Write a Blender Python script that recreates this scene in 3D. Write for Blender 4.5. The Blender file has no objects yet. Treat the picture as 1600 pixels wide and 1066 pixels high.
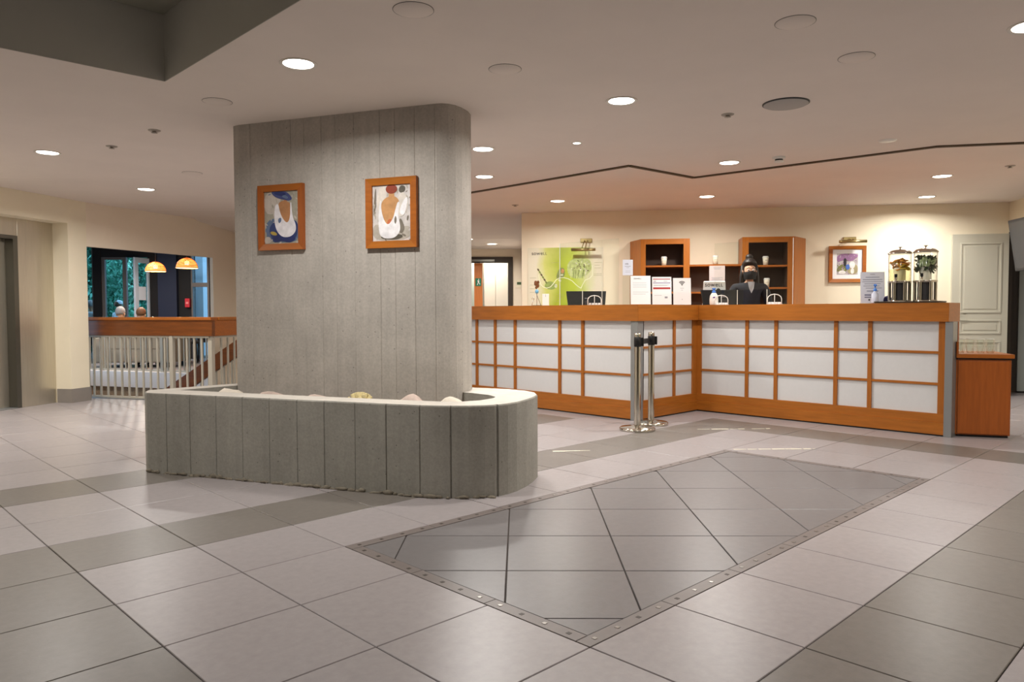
import bpy, bmesh, math, random
from mathutils import Vector, Matrix
from mathutils.geometry import tessellate_polygon
random.seed(7)
S = bpy.context.scene
COL = S.collection
R = math.radians

# ------------------------------------------------------------------ camera, world, exposure
cam = bpy.data.cameras.new('camera')
cam.sensor_width = 36.0
cam.lens = 26.27
cam.clip_start, cam.clip_end = 0.05, 200
co = bpy.data.objects.new('camera', cam)
COL.objects.link(co)
FW = Vector((0.69961, 0.71346, -0.03899)); RT = Vector((0.71393, -0.70021, -0.00250)); UP = RT.cross(FW)
mw = Matrix((RT, UP, -FW)).transposed().to_4x4()
mw.translation = (0, 0, 1.1)
co.matrix_world = mw
S.camera = co
S.view_settings.view_transform = 'Standard'
S.view_settings.look = 'None'
S.view_settings.gamma = 1.0
S.view_settings.use_curve_mapping = False
S.view_settings.exposure = 0.0
S.cycles.transparent_max_bounces = 40
W = bpy.data.worlds.new('dusk_sky')
S.world = W
W.use_nodes = True
W.node_tree.nodes['Background'].inputs[0].default_value = (0.40, 0.66, 0.95, 1)
W.node_tree.nodes['Background'].inputs[1].default_value = 3.0
LAMP_W = 29.0           # watts of one big downlight
LAMP_COL = (1.0, 0.965, 0.92)


# ------------------------------------------------------------------ helpers: colour, materials
def lin(c):
    return tuple(((v / 255.0) / 12.92 if v / 255.0 <= 0.04045 else ((v / 255.0 + 0.055) / 1.055) ** 2.4) for v in c)


def mat(name, col, rough=0.5, metal=0.0, var=0.0, scale=6.0, stretch=(1, 1, 1), bump=0.0, bscale=None, bstretch=None,
        coord='Object', emit=0.0, spec=0.5, coat=0.0, objvar=0.0, col2=None, detail=4.0, trans=0.0, ior=1.45):
    m = bpy.data.materials.new(name)
    m.use_nodes = True
    nt = m.node_tree
    N, L = nt.nodes, nt.links
    b = N['Principled BSDF']
    c = lin(col)
    b.inputs['Base Color'].default_value = (*c, 1)
    b.inputs['Roughness'].default_value = rough
    b.inputs['Metallic'].default_value = metal
    b.inputs['Specular IOR Level'].default_value = spec
    b.inputs['Coat Weight'].default_value = coat
    b.inputs['Coat Roughness'].default_value = 0.06
    b.inputs['Transmission Weight'].default_value = trans
    b.inputs['IOR'].default_value = ior
    if emit:
        b.inputs['Emission Color'].default_value = (*c, 1)
        b.inputs['Emission Strength'].default_value = emit
    if var or bump or objvar or col2:
        if coord == 'World':
            src = N.new('ShaderNodeNewGeometry').outputs['Position']
        else:
            src = N.new('ShaderNodeTexCoord').outputs[coord]
        mp = N.new('ShaderNodeMapping')
        mp.inputs['Scale'].default_value = stretch
        L.new(src, mp.inputs['Vector'])
    last = None
    if var or col2:
        nz = N.new('ShaderNodeTexNoise')
        nz.inputs['Scale'].default_value = scale
        nz.inputs['Detail'].default_value = detail
        nz.inputs['Roughness'].default_value = 0.62
        L.new(mp.outputs[0], nz.inputs['Vector'])
        rp = N.new('ShaderNodeValToRGB')
        rp.color_ramp.elements[0].position = 0.3
        rp.color_ramp.elements[1].position = 0.7
        c0 = lin(col2) if col2 else tuple(max(0, v * (1 - var)) for v in c)
        c1 = c if col2 else tuple(min(1, v * (1 + var)) for v in c)
        rp.color_ramp.elements[0].color = (*c0, 1)
        rp.color_ramp.elements[1].color = (*c1, 1)
        L.new(nz.outputs['Fac'], rp.inputs['Fac'])
        last = rp.outputs['Color']
    if objvar:
        oi = N.new('ShaderNodeObjectInfo')
        mr = N.new('ShaderNodeMapRange')
        mr.inputs['To Min'].default_value = 1 - objvar
        mr.inputs['To Max'].default_value = 1 + objvar
        L.new(oi.outputs['Random'], mr.inputs['Value'])
        mx = N.new('ShaderNodeMix')
        mx.data_type = 'RGBA'
        mx.blend_type = 'MULTIPLY'
        mx.inputs[0].default_value = 1
        if last is not None:
            L.new(last, mx.inputs[6])
        else:
            mx.inputs[6].default_value = (*c, 1)
        cb = N.new('ShaderNodeCombineColor')
        for k in range(3):
            L.new(mr.outputs[0], cb.inputs[k])
        L.new(cb.outputs[0], mx.inputs[7])
        last = mx.outputs[2]
    if last is not None:
        L.new(last, b.inputs['Base Color'])
        if emit:
            L.new(last, b.inputs['Emission Color'])
    if bump:
        mp2 = mp
        if bstretch:
            mp2 = N.new('ShaderNodeMapping')
            mp2.inputs['Scale'].default_value = bstretch
            L.new(src, mp2.inputs['Vector'])
        n2 = N.new('ShaderNodeTexNoise')
        n2.inputs['Scale'].default_value = bscale or scale
        n2.inputs['Detail'].default_value = 6
        L.new(mp2.outputs[0], n2.inputs['Vector'])
        bp = N.new('ShaderNodeBump')
        bp.inputs['Strength'].default_value = bump
        bp.inputs['Distance'].default_value = 0.01
        L.new(n2.outputs['Fac'], bp.inputs['Height'])
        L.new(bp.outputs[0], b.inputs['Normal'])
    return m


def clear_sheet(name, tint=(255, 255, 255), gloss=0.05, amount=1.0):
    """thin clear acrylic or glass: transparent, with a fresnel reflection on top"""
    m = bpy.data.materials.new(name)
    m.use_nodes = True
    nt = m.node_tree
    N, L = nt.nodes, nt.links
    N.remove(N['Principled BSDF'])
    t = N.new('ShaderNodeBsdfTransparent')
    t.inputs[0].default_value = (*lin(tint), 1)
    g = N.new('ShaderNodeBsdfGlossy')
    g.inputs['Roughness'].default_value = gloss
    f = N.new('ShaderNodeLayerWeight')
    f.inputs[0].default_value = 0.5
    po_ = N.new('ShaderNodeMath')
    po_.operation = 'POWER'
    po_.inputs[1].default_value = 3.0 if amount > 1 else 4.0
    L.new(f.outputs['Facing'], po_.inputs[0])
    mu = N.new('ShaderNodeMath')
    mu.operation = 'MULTIPLY_ADD'
    mu.inputs[1].default_value = 0.45 * amount
    mu.inputs[2].default_value = 0.02 * amount
    L.new(po_.outputs[0], mu.inputs[0])
    mx = N.new('ShaderNodeMixShader')
    L.new(mu.outputs[0], mx.inputs[0])
    L.new(t.outputs[0], mx.inputs[1])
    L.new(g.outputs[0], mx.inputs[2])
    L.new(mx.outputs[0], N['Material Output'].inputs[0])
    return m


def concrete(name, col, dark):
    """board-cast concrete: blotches, vertical drips, small pits"""
    m = mat(name, col, rough=0.85, var=0.10, scale=3.0, spec=0.25)
    nt = m.node_tree
    N, L = nt.nodes, nt.links
    b = N['Principled BSDF']
    rp = [n for n in N if n.type == 'VALTORGB'][0]
    tc = [n for n in N if n.type == 'TEX_COORD'][0]
    st = N.new('ShaderNodeMapping')
    st.inputs['Scale'].default_value = (14, 14, 0.9)
    L.new(tc.outputs['Object'], st.inputs[0])
    n2 = N.new('ShaderNodeTexNoise')
    n2.inputs['Scale'].default_value = 1.6
    n2.inputs['Detail'].default_value = 6
    L.new(st.outputs[0], n2.inputs['Vector'])
    r2 = N.new('ShaderNodeMapRange')
    r2.inputs['From Min'].default_value = 0.35
    r2.inputs['From Max'].default_value = 0.65
    r2.inputs['To Min'].default_value = 0.95
    r2.inputs['To Max'].default_value = 1.03
    L.new(n2.outputs['Fac'], r2.inputs[0])
    vo = N.new('ShaderNodeTexVoronoi')
    vo.inputs['Scale'].default_value = 16
    L.new(tc.outputs['Object'], vo.inputs['Vector'])
    r3 = N.new('ShaderNodeMapRange')
    r3.inputs['From Min'].default_value = 0.05
    r3.inputs['From Max'].default_value = 0.085
    r3.inputs['To Min'].default_value = 0.55
    r3.inputs['To Max'].default_value = 1.0
    L.new(vo.outputs['Distance'], r3.inputs[0])
    mu = N.new('ShaderNodeMath')
    mu.operation = 'MULTIPLY'
    L.new(r2.outputs[0], mu.inputs[0])
    L.new(r3.outputs[0], mu.inputs[1])
    fi = N.new('ShaderNodeTexNoise')
    fi.inputs['Scale'].default_value = 70
    fi.inputs['Detail'].default_value = 5
    L.new(tc.outputs['Object'], fi.inputs['Vector'])
    r4 = N.new('ShaderNodeMapRange')
    r4.inputs['To Min'].default_value = 0.80
    r4.inputs['To Max'].default_value = 1.20
    L.new(fi.outputs['Fac'], r4.inputs[0])
    mu2 = N.new('ShaderNodeMath')
    mu2.operation = 'MULTIPLY'
    L.new(mu.outputs[0], mu2.inputs[0])
    L.new(r4.outputs[0], mu2.inputs[1])
    vs = N.new('ShaderNodeVectorMath')
    vs.operation = 'SCALE'
    L.new(rp.outputs[0], vs.inputs[0])
    L.new(mu2.outputs[0], vs.inputs['Scale'])
    L.new(vs.outputs[0], b.inputs['Base Color'])
    bp = N.new('ShaderNodeBump')
    bp.inputs['Strength'].default_value = 0.35
    bp.inputs['Distance'].default_value = 0.006
    L.new(mu2.outputs[0], bp.inputs['Height'])
    L.new(bp.outputs[0], b.inputs['Normal'])
    return m


# ------------------------------------------------------------------ helpers: mesh building
class MB:
    def __init__(s):
        s.v, s.f, s.m, s.sm = [], [], [], []

    def add(s, vs, fs, mi=0, smooth=False, M=None):
        o = len(s.v)
        s.v += [tuple(M @ Vector(v)) if M is not None else tuple(v) for v in vs]
        for f in fs:
            s.f.append([o + i for i in f])
            s.m.append(mi)
            s.sm.append(smooth)
        return s

    def box(s, x0, x1, y0, y1, z0, z1, mi=0, M=None):
        vs = [(x, y, z) for z in (z0, z1) for y in (y0, y1) for x in (x0, x1)]
        fs = [(0, 2, 3, 1), (4, 5, 7, 6), (0, 1, 5, 4), (2, 6, 7, 3), (0, 4, 6, 2), (1, 3, 7, 5)]
        return s.add(vs, fs, mi, False, M)

    def lathe(s, prof, c=(0, 0, 0), n=24, mi=0, smooth=True, M=None, cap=True):
        vs, fs = [], []
        for r, z in prof:
            for k in range(n):
                a = 2 * math.pi * k / n
                vs.append((c[0] + r * math.cos(a), c[1] + r * math.sin(a), c[2] + z))
        for i in range(len(prof) - 1):
            for k in range(n):
                k2 = (k + 1) % n
                fs.append((i * n + k, i * n + k2, (i + 1) * n + k2, (i + 1) * n + k))
        s.add(vs, fs, mi, smooth, M)
        if cap:
            for i, rev in ((0, True), (len(prof) - 1, False)):
                if prof[i][0] > 1e-5:
                    ring = vs[i * n:(i + 1) * n]
                    s.add(ring, [list(range(n))[::-1] if rev else list(range(n))], mi, False, M)
        return s

    def tube(s, pts, r, n=8, mi=0, M=None, closed=False):
        P = [Vector(p) for p in pts]
        vs, fs = [], []
        q = len(P)
        for i, p in enumerate(P):
            a = P[i - 1] if (i or closed) else P[0]
            b = P[(i + 1) % q] if (i < q - 1 or closed) else P[-1]
            d = (b - a).normalized()
            u = d.orthogonal().normalized() if i == 0 else (u - d * u.dot(d)).normalized()
            w = d.cross(u)
            rr = r[i] if isinstance(r, (list, tuple)) else r
            for k in range(n):
                t = 2 * math.pi * k / n
                vs.append(tuple(p + (u * math.cos(t) + w * math.sin(t)) * rr))
        for i in range(q if closed else q - 1):
            j = (i + 1) % q
            for k in range(n):
                k2 = (k + 1) % n
                fs.append((i * n + k, i * n + k2, j * n + k2, j * n + k))
        if not closed:
            fs.append(list(range(n))[::-1])
            fs.append([(q - 1) * n + k for k in range(n)])
        return s.add(vs, fs, mi, True, M)

    def prism(s, poly, z0, z1, mi=0, smooth=False, M=None):
        n = len(poly)
        vs = [(x, y, z0) for x, y in poly] + [(x, y, z1) for x, y in poly]
        fs = [(k, (k + 1) % n, n + (k + 1) % n, n + k) for k in range(n)]
        s.add(vs, fs, mi, smooth, M)
        s.add(vs, [list(range(n))[::-1], list(range(n, 2 * n))], mi, False, M)
        return s

    def ico(s, c, r, mi=0, sub=2, jit=0.0, M=None):
        bm = bmesh.new()
        bmesh.ops.create_icosphere(bm, subdivisions=sub, radius=1)
        bm.verts.ensure_lookup_table()
        rr = r if isinstance(r, (tuple, list)) else (r, r, r)
        vs = []
        for v in bm.verts:
            j = 1 + jit * (random.random() - 0.5)
            vs.append((c[0] + v.co.x * rr[0] * j, c[1] + v.co.y * rr[1] * j, c[2] + v.co.z * rr[2] * j))
        fs = [[v.index for v in f.verts] for f in bm.faces]
        bm.free()
        return s.add(vs, fs, mi, True, M)

    def flat(s, poly, y, mi=0, M=None):
        """a flat print shape in the x-z plane, facing -y"""
        return s.add([(x, y, z) for x, z in poly], [list(range(len(poly)))], mi, False, M)

    def text(s, body, size, x, y, z, mi=0, align='LEFT', M=None, depth=0.0004, bold=0.0):
        cu = bpy.data.curves.new('t', 'FONT')
        cu.body = body
        cu.size = size
        cu.align_x = align
        cu.extrude = depth
        cu.offset = bold
        cu.resolution_u = 3
        o = bpy.data.objects.new('t', cu)
        COL.objects.link(o)
        dg = bpy.context.evaluated_depsgraph_get()
        me = bpy.data.meshes.new_from_object(o.evaluated_get(dg))
        vs = [(x + v.co.x, y - v.co.z, z + v.co.y) for v in me.vertices]
        fs = [list(p.vertices) for p in me.polygons]
        wd = max((v.co.x for v in me.vertices), default=0)
        s.add(vs, fs, mi, False, M)
        bpy.data.objects.remove(o)
        bpy.data.meshes.remove(me)
        bpy.data.curves.remove(cu)
        return wd

    def logo(s, x, y, z, size, mi=0, M=None):
        """the word written with small letters s o w e and two low capitals"""
        w = s.text('s', size, x, y, z, mi, M=M)
        cx = x + w + size * 0.05
        for ch in 'owe':
            w = s.text(ch, size, cx, y, z, mi, M=M)
            cx += w + size * 0.06
        for ch in 'LL':
            w = s.text(ch, size * 0.74, cx, y, z, mi, M=M)
            cx += w + size * 0.06
        return cx - x

    def build(s, name, ms, parent=None, bevel=0.0, loc=None, rotz=0.0):
        me = bpy.data.meshes.new(name)
        me.from_pydata(s.v, [], s.f)
        me.polygons.foreach_set('material_index', s.m)
        me.polygons.foreach_set('use_smooth', s.sm)
        for m in (ms if isinstance(ms, (list, tuple)) else [ms]):
            me.materials.append(m)
        me.update()
        o = bpy.data.objects.new(name, me)
        COL.objects.link(o)
        if parent is not None:
            o.parent = parent
        if loc is not None:
            o.location = loc
        o.rotation_euler = (0, 0, rotz)
        if bevel:
            bv = o.modifiers.new('edge', 'BEVEL')
            bv.width = bevel
            bv.segments = 2
            bv.limit_method = 'ANGLE'
        return o


def tag(o, label=None, cat=None, group=None, kind=None):
    for k, v in (('label', label), ('category', cat), ('group', group), ('kind', kind)):
        if v:
            o[k] = v
    return o


def thing(name, label, cat, loc=(0, 0, 0), rotz=0.0, group=None):
    o = bpy.data.objects.new(name, None)
    o.empty_display_size = 0.1
    COL.objects.link(o)
    o.location = loc
    o.rotation_euler = (0, 0, rotz)
    return tag(o, label, cat, group)


def kids(o):
    return [c for c in o.children]


def copy_tree(o, parent=None):
    c = o.copy()
    COL.objects.link(c)
    if parent is not None:
        c.parent = parent
    for ch in kids(o):
        copy_tree(ch, c)
    return c


def dup(o, loc, rotz, label, group=None):
    c = copy_tree(o)
    c.location = loc
    c.rotation_euler = (0, 0, rotz)
    c['label'] = label
    if group:
        c['group'] = group
    return c


def struct(o, label=None):
    return tag(o, label, None, None, 'structure')


def clip(poly, p, q, keep_left=True):
    """half-plane clip of a polygon by the line p->q"""
    def sd(a):
        d = (q[0] - p[0]) * (a[1] - p[1]) - (q[1] - p[1]) * (a[0] - p[0])
        return d if keep_left else -d
    out = []
    for i in range(len(poly)):
        a, b = poly[i], poly[(i + 1) % len(poly)]
        da, db = sd(a), sd(b)
        if da >= 0:
            out.append(a)
        if (da > 0 > db) or (da < 0 < db):
            t = da / (da - db)
            out.append((a[0] + (b[0] - a[0]) * t, a[1] + (b[1] - a[1]) * t))
    return out


def area(p):
    return 0.5 * sum(p[i][0] * p[(i + 1) % len(p)][1] - p[(i + 1) % len(p)][0] * p[i][1] for i in range(len(p))) if len(p) > 2 else 0


def minus(poly, hole):
    """convex polygon minus convex counter-clockwise hole, as a list of convex pieces"""
    res, cur = [], poly
    for i in range(len(hole)):
        p, q = hole[i], hole[(i + 1) % len(hole)]
        o = clip(cur, p, q, False)
        if len(o) > 2 and abs(area(o)) > 1e-5:
            res.append(o)
        cur = clip(cur, p, q, True)
        if len(cur) < 3 or abs(area(cur)) < 1e-5:
            return res
    return res


# ------------------------------------------------------------------ materials
M_TILE_L = mat('pale_tile', (154, 147, 147), rough=0.34, var=0.075, scale=26, detail=9, coord='World', objvar=0.03, bump=0.03, bscale=120)
M_TILE_D = mat('taupe_tile', (115, 109, 103), rough=0.34, var=0.085, scale=26, detail=9, coord='World', objvar=0.04, bump=0.03, bscale=120)
M_TILE_M = mat('grey_inlay_tile', (115, 111, 111), rough=0.34, var=0.07, scale=24, detail=9, coord='World', objvar=0.03, bump=0.03, bscale=120)
M_STRIP = mat('inlay_strip', (116, 107, 103), rough=0.4, var=0.06, scale=12, coord='World')
M_GROUT = mat('grout', (84, 76, 70), rough=0.9)
M_STUD = mat('stud_steel', (150, 146, 140), rough=0.3, metal=0.9)
M_STUD_D = mat('stud_worn', (66, 58, 52), rough=0.5, metal=0.3)
M_CEIL = mat('ceiling_paint', (232, 222, 214), rough=0.9, var=0.02, scale=2, bump=0.05, bscale=200)
M_WALL = mat('cream_wall_paint', (239, 229, 204), rough=0.85, var=0.02, scale=3, bump=0.05, bscale=200)
M_WALL2 = mat('beige_wall_paint', (236, 223, 203), rough=0.85, var=0.02, scale=3, bump=0.05, bscale=200)
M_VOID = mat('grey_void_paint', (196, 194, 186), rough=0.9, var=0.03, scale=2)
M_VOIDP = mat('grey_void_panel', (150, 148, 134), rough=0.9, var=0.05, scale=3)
M_BASE = mat('grey_skirting_tile', (140, 133, 126), rough=0.4, var=0.04, scale=8)
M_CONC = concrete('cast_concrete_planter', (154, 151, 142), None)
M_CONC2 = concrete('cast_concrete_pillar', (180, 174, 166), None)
M_RIM = mat('pale_concrete_rim', (196, 190, 180), rough=0.85, var=0.08, scale=10, bump=0.2, bscale=60)  # paler concrete on the planter's top face only
M_WOOD = mat('cherry_wood', (165, 98, 34), rough=0.33, var=0.16, scale=3.0, stretch=(1.2, 14, 14), spec=0.4)
M_WOOD_Y = mat('cherry_wood_cross', (165, 98, 34), rough=0.33, var=0.16, scale=3.0, stretch=(14, 1.2, 14), spec=0.4)
M_WOOD_V = mat('cherry_wood_upright', (165, 97, 34), rough=0.35, var=0.14, scale=3.0, stretch=(14, 14, 1.2), spec=0.4)
M_WOOD_D = mat('cherry_wood_dark', (162, 92, 34), rough=0.35, var=0.14, scale=3.0, stretch=(1.2, 14, 14), spec=0.4)
M_WOOD_S = mat('red_cherry_side', (160, 86, 34), rough=0.35, var=0.14, scale=3.0, stretch=(14, 14, 1.0), spec=0.4)
M_RAILW = mat('mahogany_rail', (116, 64, 26), rough=0.3, var=0.25, scale=3.0, stretch=(1.2, 14, 14), spec=0.5)
M_PANEL = mat('white_front_panel', (212, 212, 212), rough=0.35, var=0.015, scale=30)
M_STEEL = mat('brushed_steel', (206, 199, 184), rough=0.34, metal=0.9, var=0.05, scale=4, stretch=(30, 30, 1))
M_STEEL_D = mat('steel_dark', (110, 108, 100), rough=0.35, metal=0.9)
M_ALU = mat('matt_aluminium', (150, 152, 152), rough=0.4, metal=0.6)
M_CHROME = mat('chrome', (205, 200, 188), rough=0.12, metal=1.0)
M_BRASS = mat('aged_brass', (178, 160, 110), rough=0.28, metal=1.0)
M_BLACK = mat('black_plastic', (16, 16, 17), rough=0.35)
M_CHAR = mat('charcoal_plastic', (58, 58, 60), rough=0.45)
M_DARKBR = mat('dark_brown_back', (62, 44, 34), rough=0.6, var=0.1, scale=4)
M_WENGE = mat('dark_bronze_frame', (54, 44, 34), rough=0.5)
M_WHITE = mat('white_paper', (240, 240, 240), rough=0.6)
M_BLUISH = mat('cool_white_paper', (224, 228, 240), rough=0.5)
M_WPLAST = mat('white_plastic', (236, 234, 228), rough=0.35)
M_CUP = mat('cream_cup', (238, 230, 208), rough=0.5)
M_INK = mat('black_ink', (30, 30, 32), rough=0.6)
M_INKG = mat('grey_ink', (150, 150, 156), rough=0.6)
M_RED = mat('red_ink', (176, 50, 48), rough=0.5)
M_PURP = mat('violet_ink', (110, 80, 140), rough=0.6)
M_BLUEP = mat('blue_plastic', (70, 130, 215), rough=0.35)
M_GLASS = clear_sheet('clear_acrylic', (250, 252, 250))
M_GLASSW = clear_sheet('window_glass', (225, 238, 240), 0.02)
M_TUMBLER = clear_sheet('clear_tumbler_glass', (252, 253, 251), 0.08, 2.6)
M_EDGE = mat('acrylic_edge', (225, 228, 220), rough=0.3)
M_LAMP = mat('lit_lamp_lens', (255, 246, 230), emit=14.0)
M_RING = mat('white_lamp_ring', (235, 230, 222), rough=0.4)
M_DOOR = mat('grey_white_door', (196, 193, 176), rough=0.4)
M_DOORG = mat('pale_grey_door', (168, 174, 168), rough=0.45)
M_NAVY = mat('navy_wall_paint', (30, 36, 58), rough=0.7)
M_BLACKW = mat('near_black_wall_paint', (22, 20, 22), rough=0.8)
M_SOFA = mat('beige_sofa_fabric', (156, 146, 130), rough=0.9, var=0.05, scale=60)
M_GRANITE = mat('beige_granite', (205, 180, 150), rough=0.6, var=0.25, scale=60, col2=(150, 128, 108))
M_SLAB = mat('white_slab_edge', (236, 230, 228), rough=0.8)
M_RAILP = mat('grey_rail_paint', (176, 170, 156), rough=0.45)

# ------------------------------------------------------------------ floor
T = 0.4966
OX, OY = 0.8746, 1.0467
MX0, MX1, MY0, MY1 = OX + 2 * T, OX + 9 * T, OY + T, OY + 4 * T     # the inlaid rectangle
HOLE = [(2.83, 10.86), (3.79, 9.16), (5.90, 10.42), (6.40, 11.5), (4.00, 16.29)]   # stairwell opening


def is_dark(i, j):
    ring = (-1 <= i < 12 and -1 <= j < 6) and not (0 <= i < 11 and 0 <= j < 5)
    strip = j == 8 and i < 10
    return ring or strip or (i == 11 and j < 6) or (j == 5 and i < 11)


def tile_mesh(name, poly, ms, g=0.0022, b=0.002, th=0.012):
    """one tile: slab with a small bevelled arris"""
    bm = bmesh.new()
    cx = sum(p[0] for p in poly) / len(poly)
    cy = sum(p[1] for p in poly) / len(poly)

    def inset(pl, d):
        out, n = [], len(pl)
        for k in range(n):
            a, c, e = Vector(pl[k - 1]), Vector(pl[k]), Vector(pl[(k + 1) % n])
            d1, d2 = (c - a).normalized(), (e - c).normalized()
            n1, n2 = Vector((-d1.y, d1.x)), Vector((-d2.y, d2.x))
            bis = (n1 + n2)
            bis = bis / max(0.3, bis.dot(n1)) if bis.length > 1e-6 else n1
            out.append(tuple(c + bis * d))
        return out
    lo = inset(poly, g)
    hi = inset(poly, g + b)
    n = len(poly)
    A = [bm.verts.new((x, y, -th)) for x, y in lo]
    B = [bm.verts.new((x, y, -b)) for x, y in lo]
    C = [bm.verts.new((x, y, 0)) for x, y in hi]
    for k in range(n):
        k2 = (k + 1) % n
        bm.faces.new((A[k], A[k2], B[k2], B[k]))
        bm.faces.new((B[k], B[k2], C[k2], C[k]))
    bm.faces.new(C)
    me = bpy.data.meshes.new(name)
    bm.to_mesh(me)
    bm.free()
    me.materials.append(ms)
    return me


slab = MB()
for piece in minus([(-7, -7), (24, -7), (24, 24), (-7, 24)], HOLE):
    slab.prism(piece, -0.20, -0.009)
floor = struct(slab.build('floor', M_GROUT), 'tiled lobby floor with taupe bands between pale tiles')

sq = [(-T / 2, -T / 2), (T / 2, -T / 2), (T / 2, T / 2), (-T / 2, T / 2)]
ME_L, ME_D = tile_mesh('pale_tile', sq, M_TILE_L), tile_mesh('taupe_tile', sq, M_TILE_D)
cand, rest = [], []
for i in range(-5, 30):
    for j in range(-5, 34):
        x0, y0 = OX + i * T, OY + j * T
        if 2 <= i < 9 and 1 <= j < 4:
            continue
        c = (x0 + T / 2, y0 + T / 2)
        q = [(x0, y0), (x0 + T, y0), (x0 + T, y0 + T), (x0, y0 + T)]
        pcs = minus(q, HOLE)
        whole = len(pcs) > 0 and abs(sum(area(p) for p in pcs) - T * T) < 1e-4
        dep = c[0] * 0.6996 + c[1] * 0.7135
        lat = c[0] * 0.7139 - c[1] * 0.7002
        dlo = c[0] * 0.43 - c[1] * 0.903        # hidden behind the pillar and planter
        shade = c[0] * 0.903 + c[1] * 0.43 > 4.0 and -0.41 < lat / max(dep, .1) < 0.0
        if whole and 0.9 < dep < 9.4 and abs(lat) < 0.70 * dep + 0.45 and not shade:
            cand.append((dep, i, j, c))
        else:
            for p in (pcs if not whole else [q]):
                rest.append((is_dark(i, j), p))
cand.sort()
for k, (dep, i, j, c) in enumerate(cand):
    if k < 296:
        o = bpy.data.objects.new('tile', ME_D if is_dark(i, j) else ME_L)
        COL.objects.link(o)
        o.location = (c[0], c[1], 0)
        o.parent = floor
    else:
        x0, y0 = c[0] - T / 2, c[1] - T / 2
        rest.append((is_dark(i, j), [(x0, y0), (x0 + T, y0), (x0 + T, y0 + T), (x0, y0 + T)]))
f = MB()
for dk, p in rest:
    cx, cy = sum(a[0] for a in p) / len(p), sum(a[1] for a in p) / len(p)
    p2 = []
    for a in p:
        d = Vector((cx - a[0], cy - a[1]))
        d = d / max(d.length, 1e-3) * min(0.0032, d.length * 0.2)
        p2.append((a[0] + d.x, a[1] + d.y))
    f.prism(p2, -0.012, 0, 1 if dk else 0)
tag(f.build('far_tiles', [M_TILE_L, M_TILE_D], floor), 'field of tiles further off', kind='stuff')
# the inlaid rectangle: diagonal tiles inside a studded border
BW = 0.062
rect = [(MX0 + BW, MY0 + BW), (MX1 - BW, MY0 + BW), (MX1 - BW, MY1 - BW), (MX0 + BW, MY1 - BW)]
ss = [3.04 + 0.70 * k for k in range(0, 9)]
ds = [-1.50 + 0.71 * k for k in range(0, 9)]
for a in range(len(ss) - 1):
    for b in range(len(ds) - 1):
        q = [((s_ + d_) / 2, (s_ - d_) / 2) for s_, d_ in ((ss[a], ds[b + 1]), (ss[a + 1], ds[b + 1]), (ss[a + 1], ds[b]), (ss[a], ds[b]))]
        if area(q) < 0:
            q = q[::-1]
        for k in range(4):
            q = clip(q, rect[k], rect[(k + 1) % 4], True)
            if len(q) < 3:
                break
        if len(q) >= 3 and abs(area(q)) > 0.0008:
            cx, cy = sum(p[0] for p in q) / len(q), sum(p[1] for p in q) / len(q)
            # drop near-duplicate corners
            q2 = [p for n_, p in enumerate(q) if (Vector(p) - Vector(q[n_ - 1])).length > 0.004]
            me = tile_mesh('inlay_tile', [(x - cx, y - cy) for x, y in q2], M_TILE_M, g=0.0028)
            o = bpy.data.objects.new('inlay_tile', me)
            COL.objects.link(o)
            o.location = (cx, cy, -0.001)
            o.parent = floor
stud_me = MB().box(-0.0075, 0.0075, -0.0075, 0.0075, -0.002, 0.0014).build('stud', M_STUD).data
stud_me2 = MB().box(-0.008, 0.008, -0.008, 0.008, -0.002, 0.0008).build('stud', M_STUD_D).data
for o in [o for o in COL.objects if o.name.startswith('stud')]:
    bpy.data.objects.remove(o)


def border(p, q):
    p, q = Vector(p), Vector(q)
    L_ = (q - p).length
    d = (q - p).normalized()
    n = max(1, round(L_ / T))
    for k in range(n):
        a = p + d * (L_ * k / n)
        w = Vector((-d.y, d.x)) * BW
        e = a + d * (L_ / n)
        quad = [tuple(a), tuple(e), tuple(e + w), tuple(a + w)]
        c = (a + e + w) / 2 + 0 * w
        me = tile_mesh('border_strip', [(x - c.x, y - c.y) for x, y in quad], M_STRIP, g=0.0016, b=0.001)
        o = bpy.data.objects.new('border_strip', me)
        COL.objects.link(o)
        o.location = (c.x, c.y, 0.0005)
        o.parent = floor
        for t in (0.125, 0.375, 0.625, 0.875):
            u = bpy.data.objects.new('stud', stud_me if random.random() < 0.45 else stud_me2)
            COL.objects.link(u)
            u.parent = o
            u.location = (a + d * (L_ / n * t) + w * 0.5 - c).to_3d()
            u.rotation_euler = (0, 0, math.atan2(d.y, d.x))


border((MX0, MY0), (MX1, MY0))
border((MX1, MY0 + BW), (MX1, MY1 - BW))
border((MX1, MY1), (MX0, MY1))
border((MX0, MY1 - BW), (MX0, MY0 + BW))

# ------------------------------------------------------------------ ceiling with sunken void
ZC = 2.48
VX, VY = 1.69, 4.68
ce = MB()
void = [(-3.2, -0.2), (VX, -0.2), (VX, VY), (-3.2, VY)]
for piece in minus([(-6, -6), (24, -6), (24, 11.0), (-6, 11.0)], void):
    ce.prism(piece, ZC, ZC + 0.06)
for piece in ([(-6, 11.0), (24, 11.0), (24, 14), (-6, 14)],):
    ce.prism(piece, ZC + 0.001, ZC + 0.06)
ceiling = struct(ce.build('ceiling', M_CEIL), 'matt pinkish grey lobby ceiling')
vz = 2.87
vm = MB()
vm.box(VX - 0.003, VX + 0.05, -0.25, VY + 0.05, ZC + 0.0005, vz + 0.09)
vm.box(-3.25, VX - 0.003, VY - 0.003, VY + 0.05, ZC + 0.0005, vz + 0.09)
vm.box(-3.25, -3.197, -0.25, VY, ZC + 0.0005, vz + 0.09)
vm.box(-3.2, VX, -0.25, -0.197, ZC + 0.0005, vz + 0.09)
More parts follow.
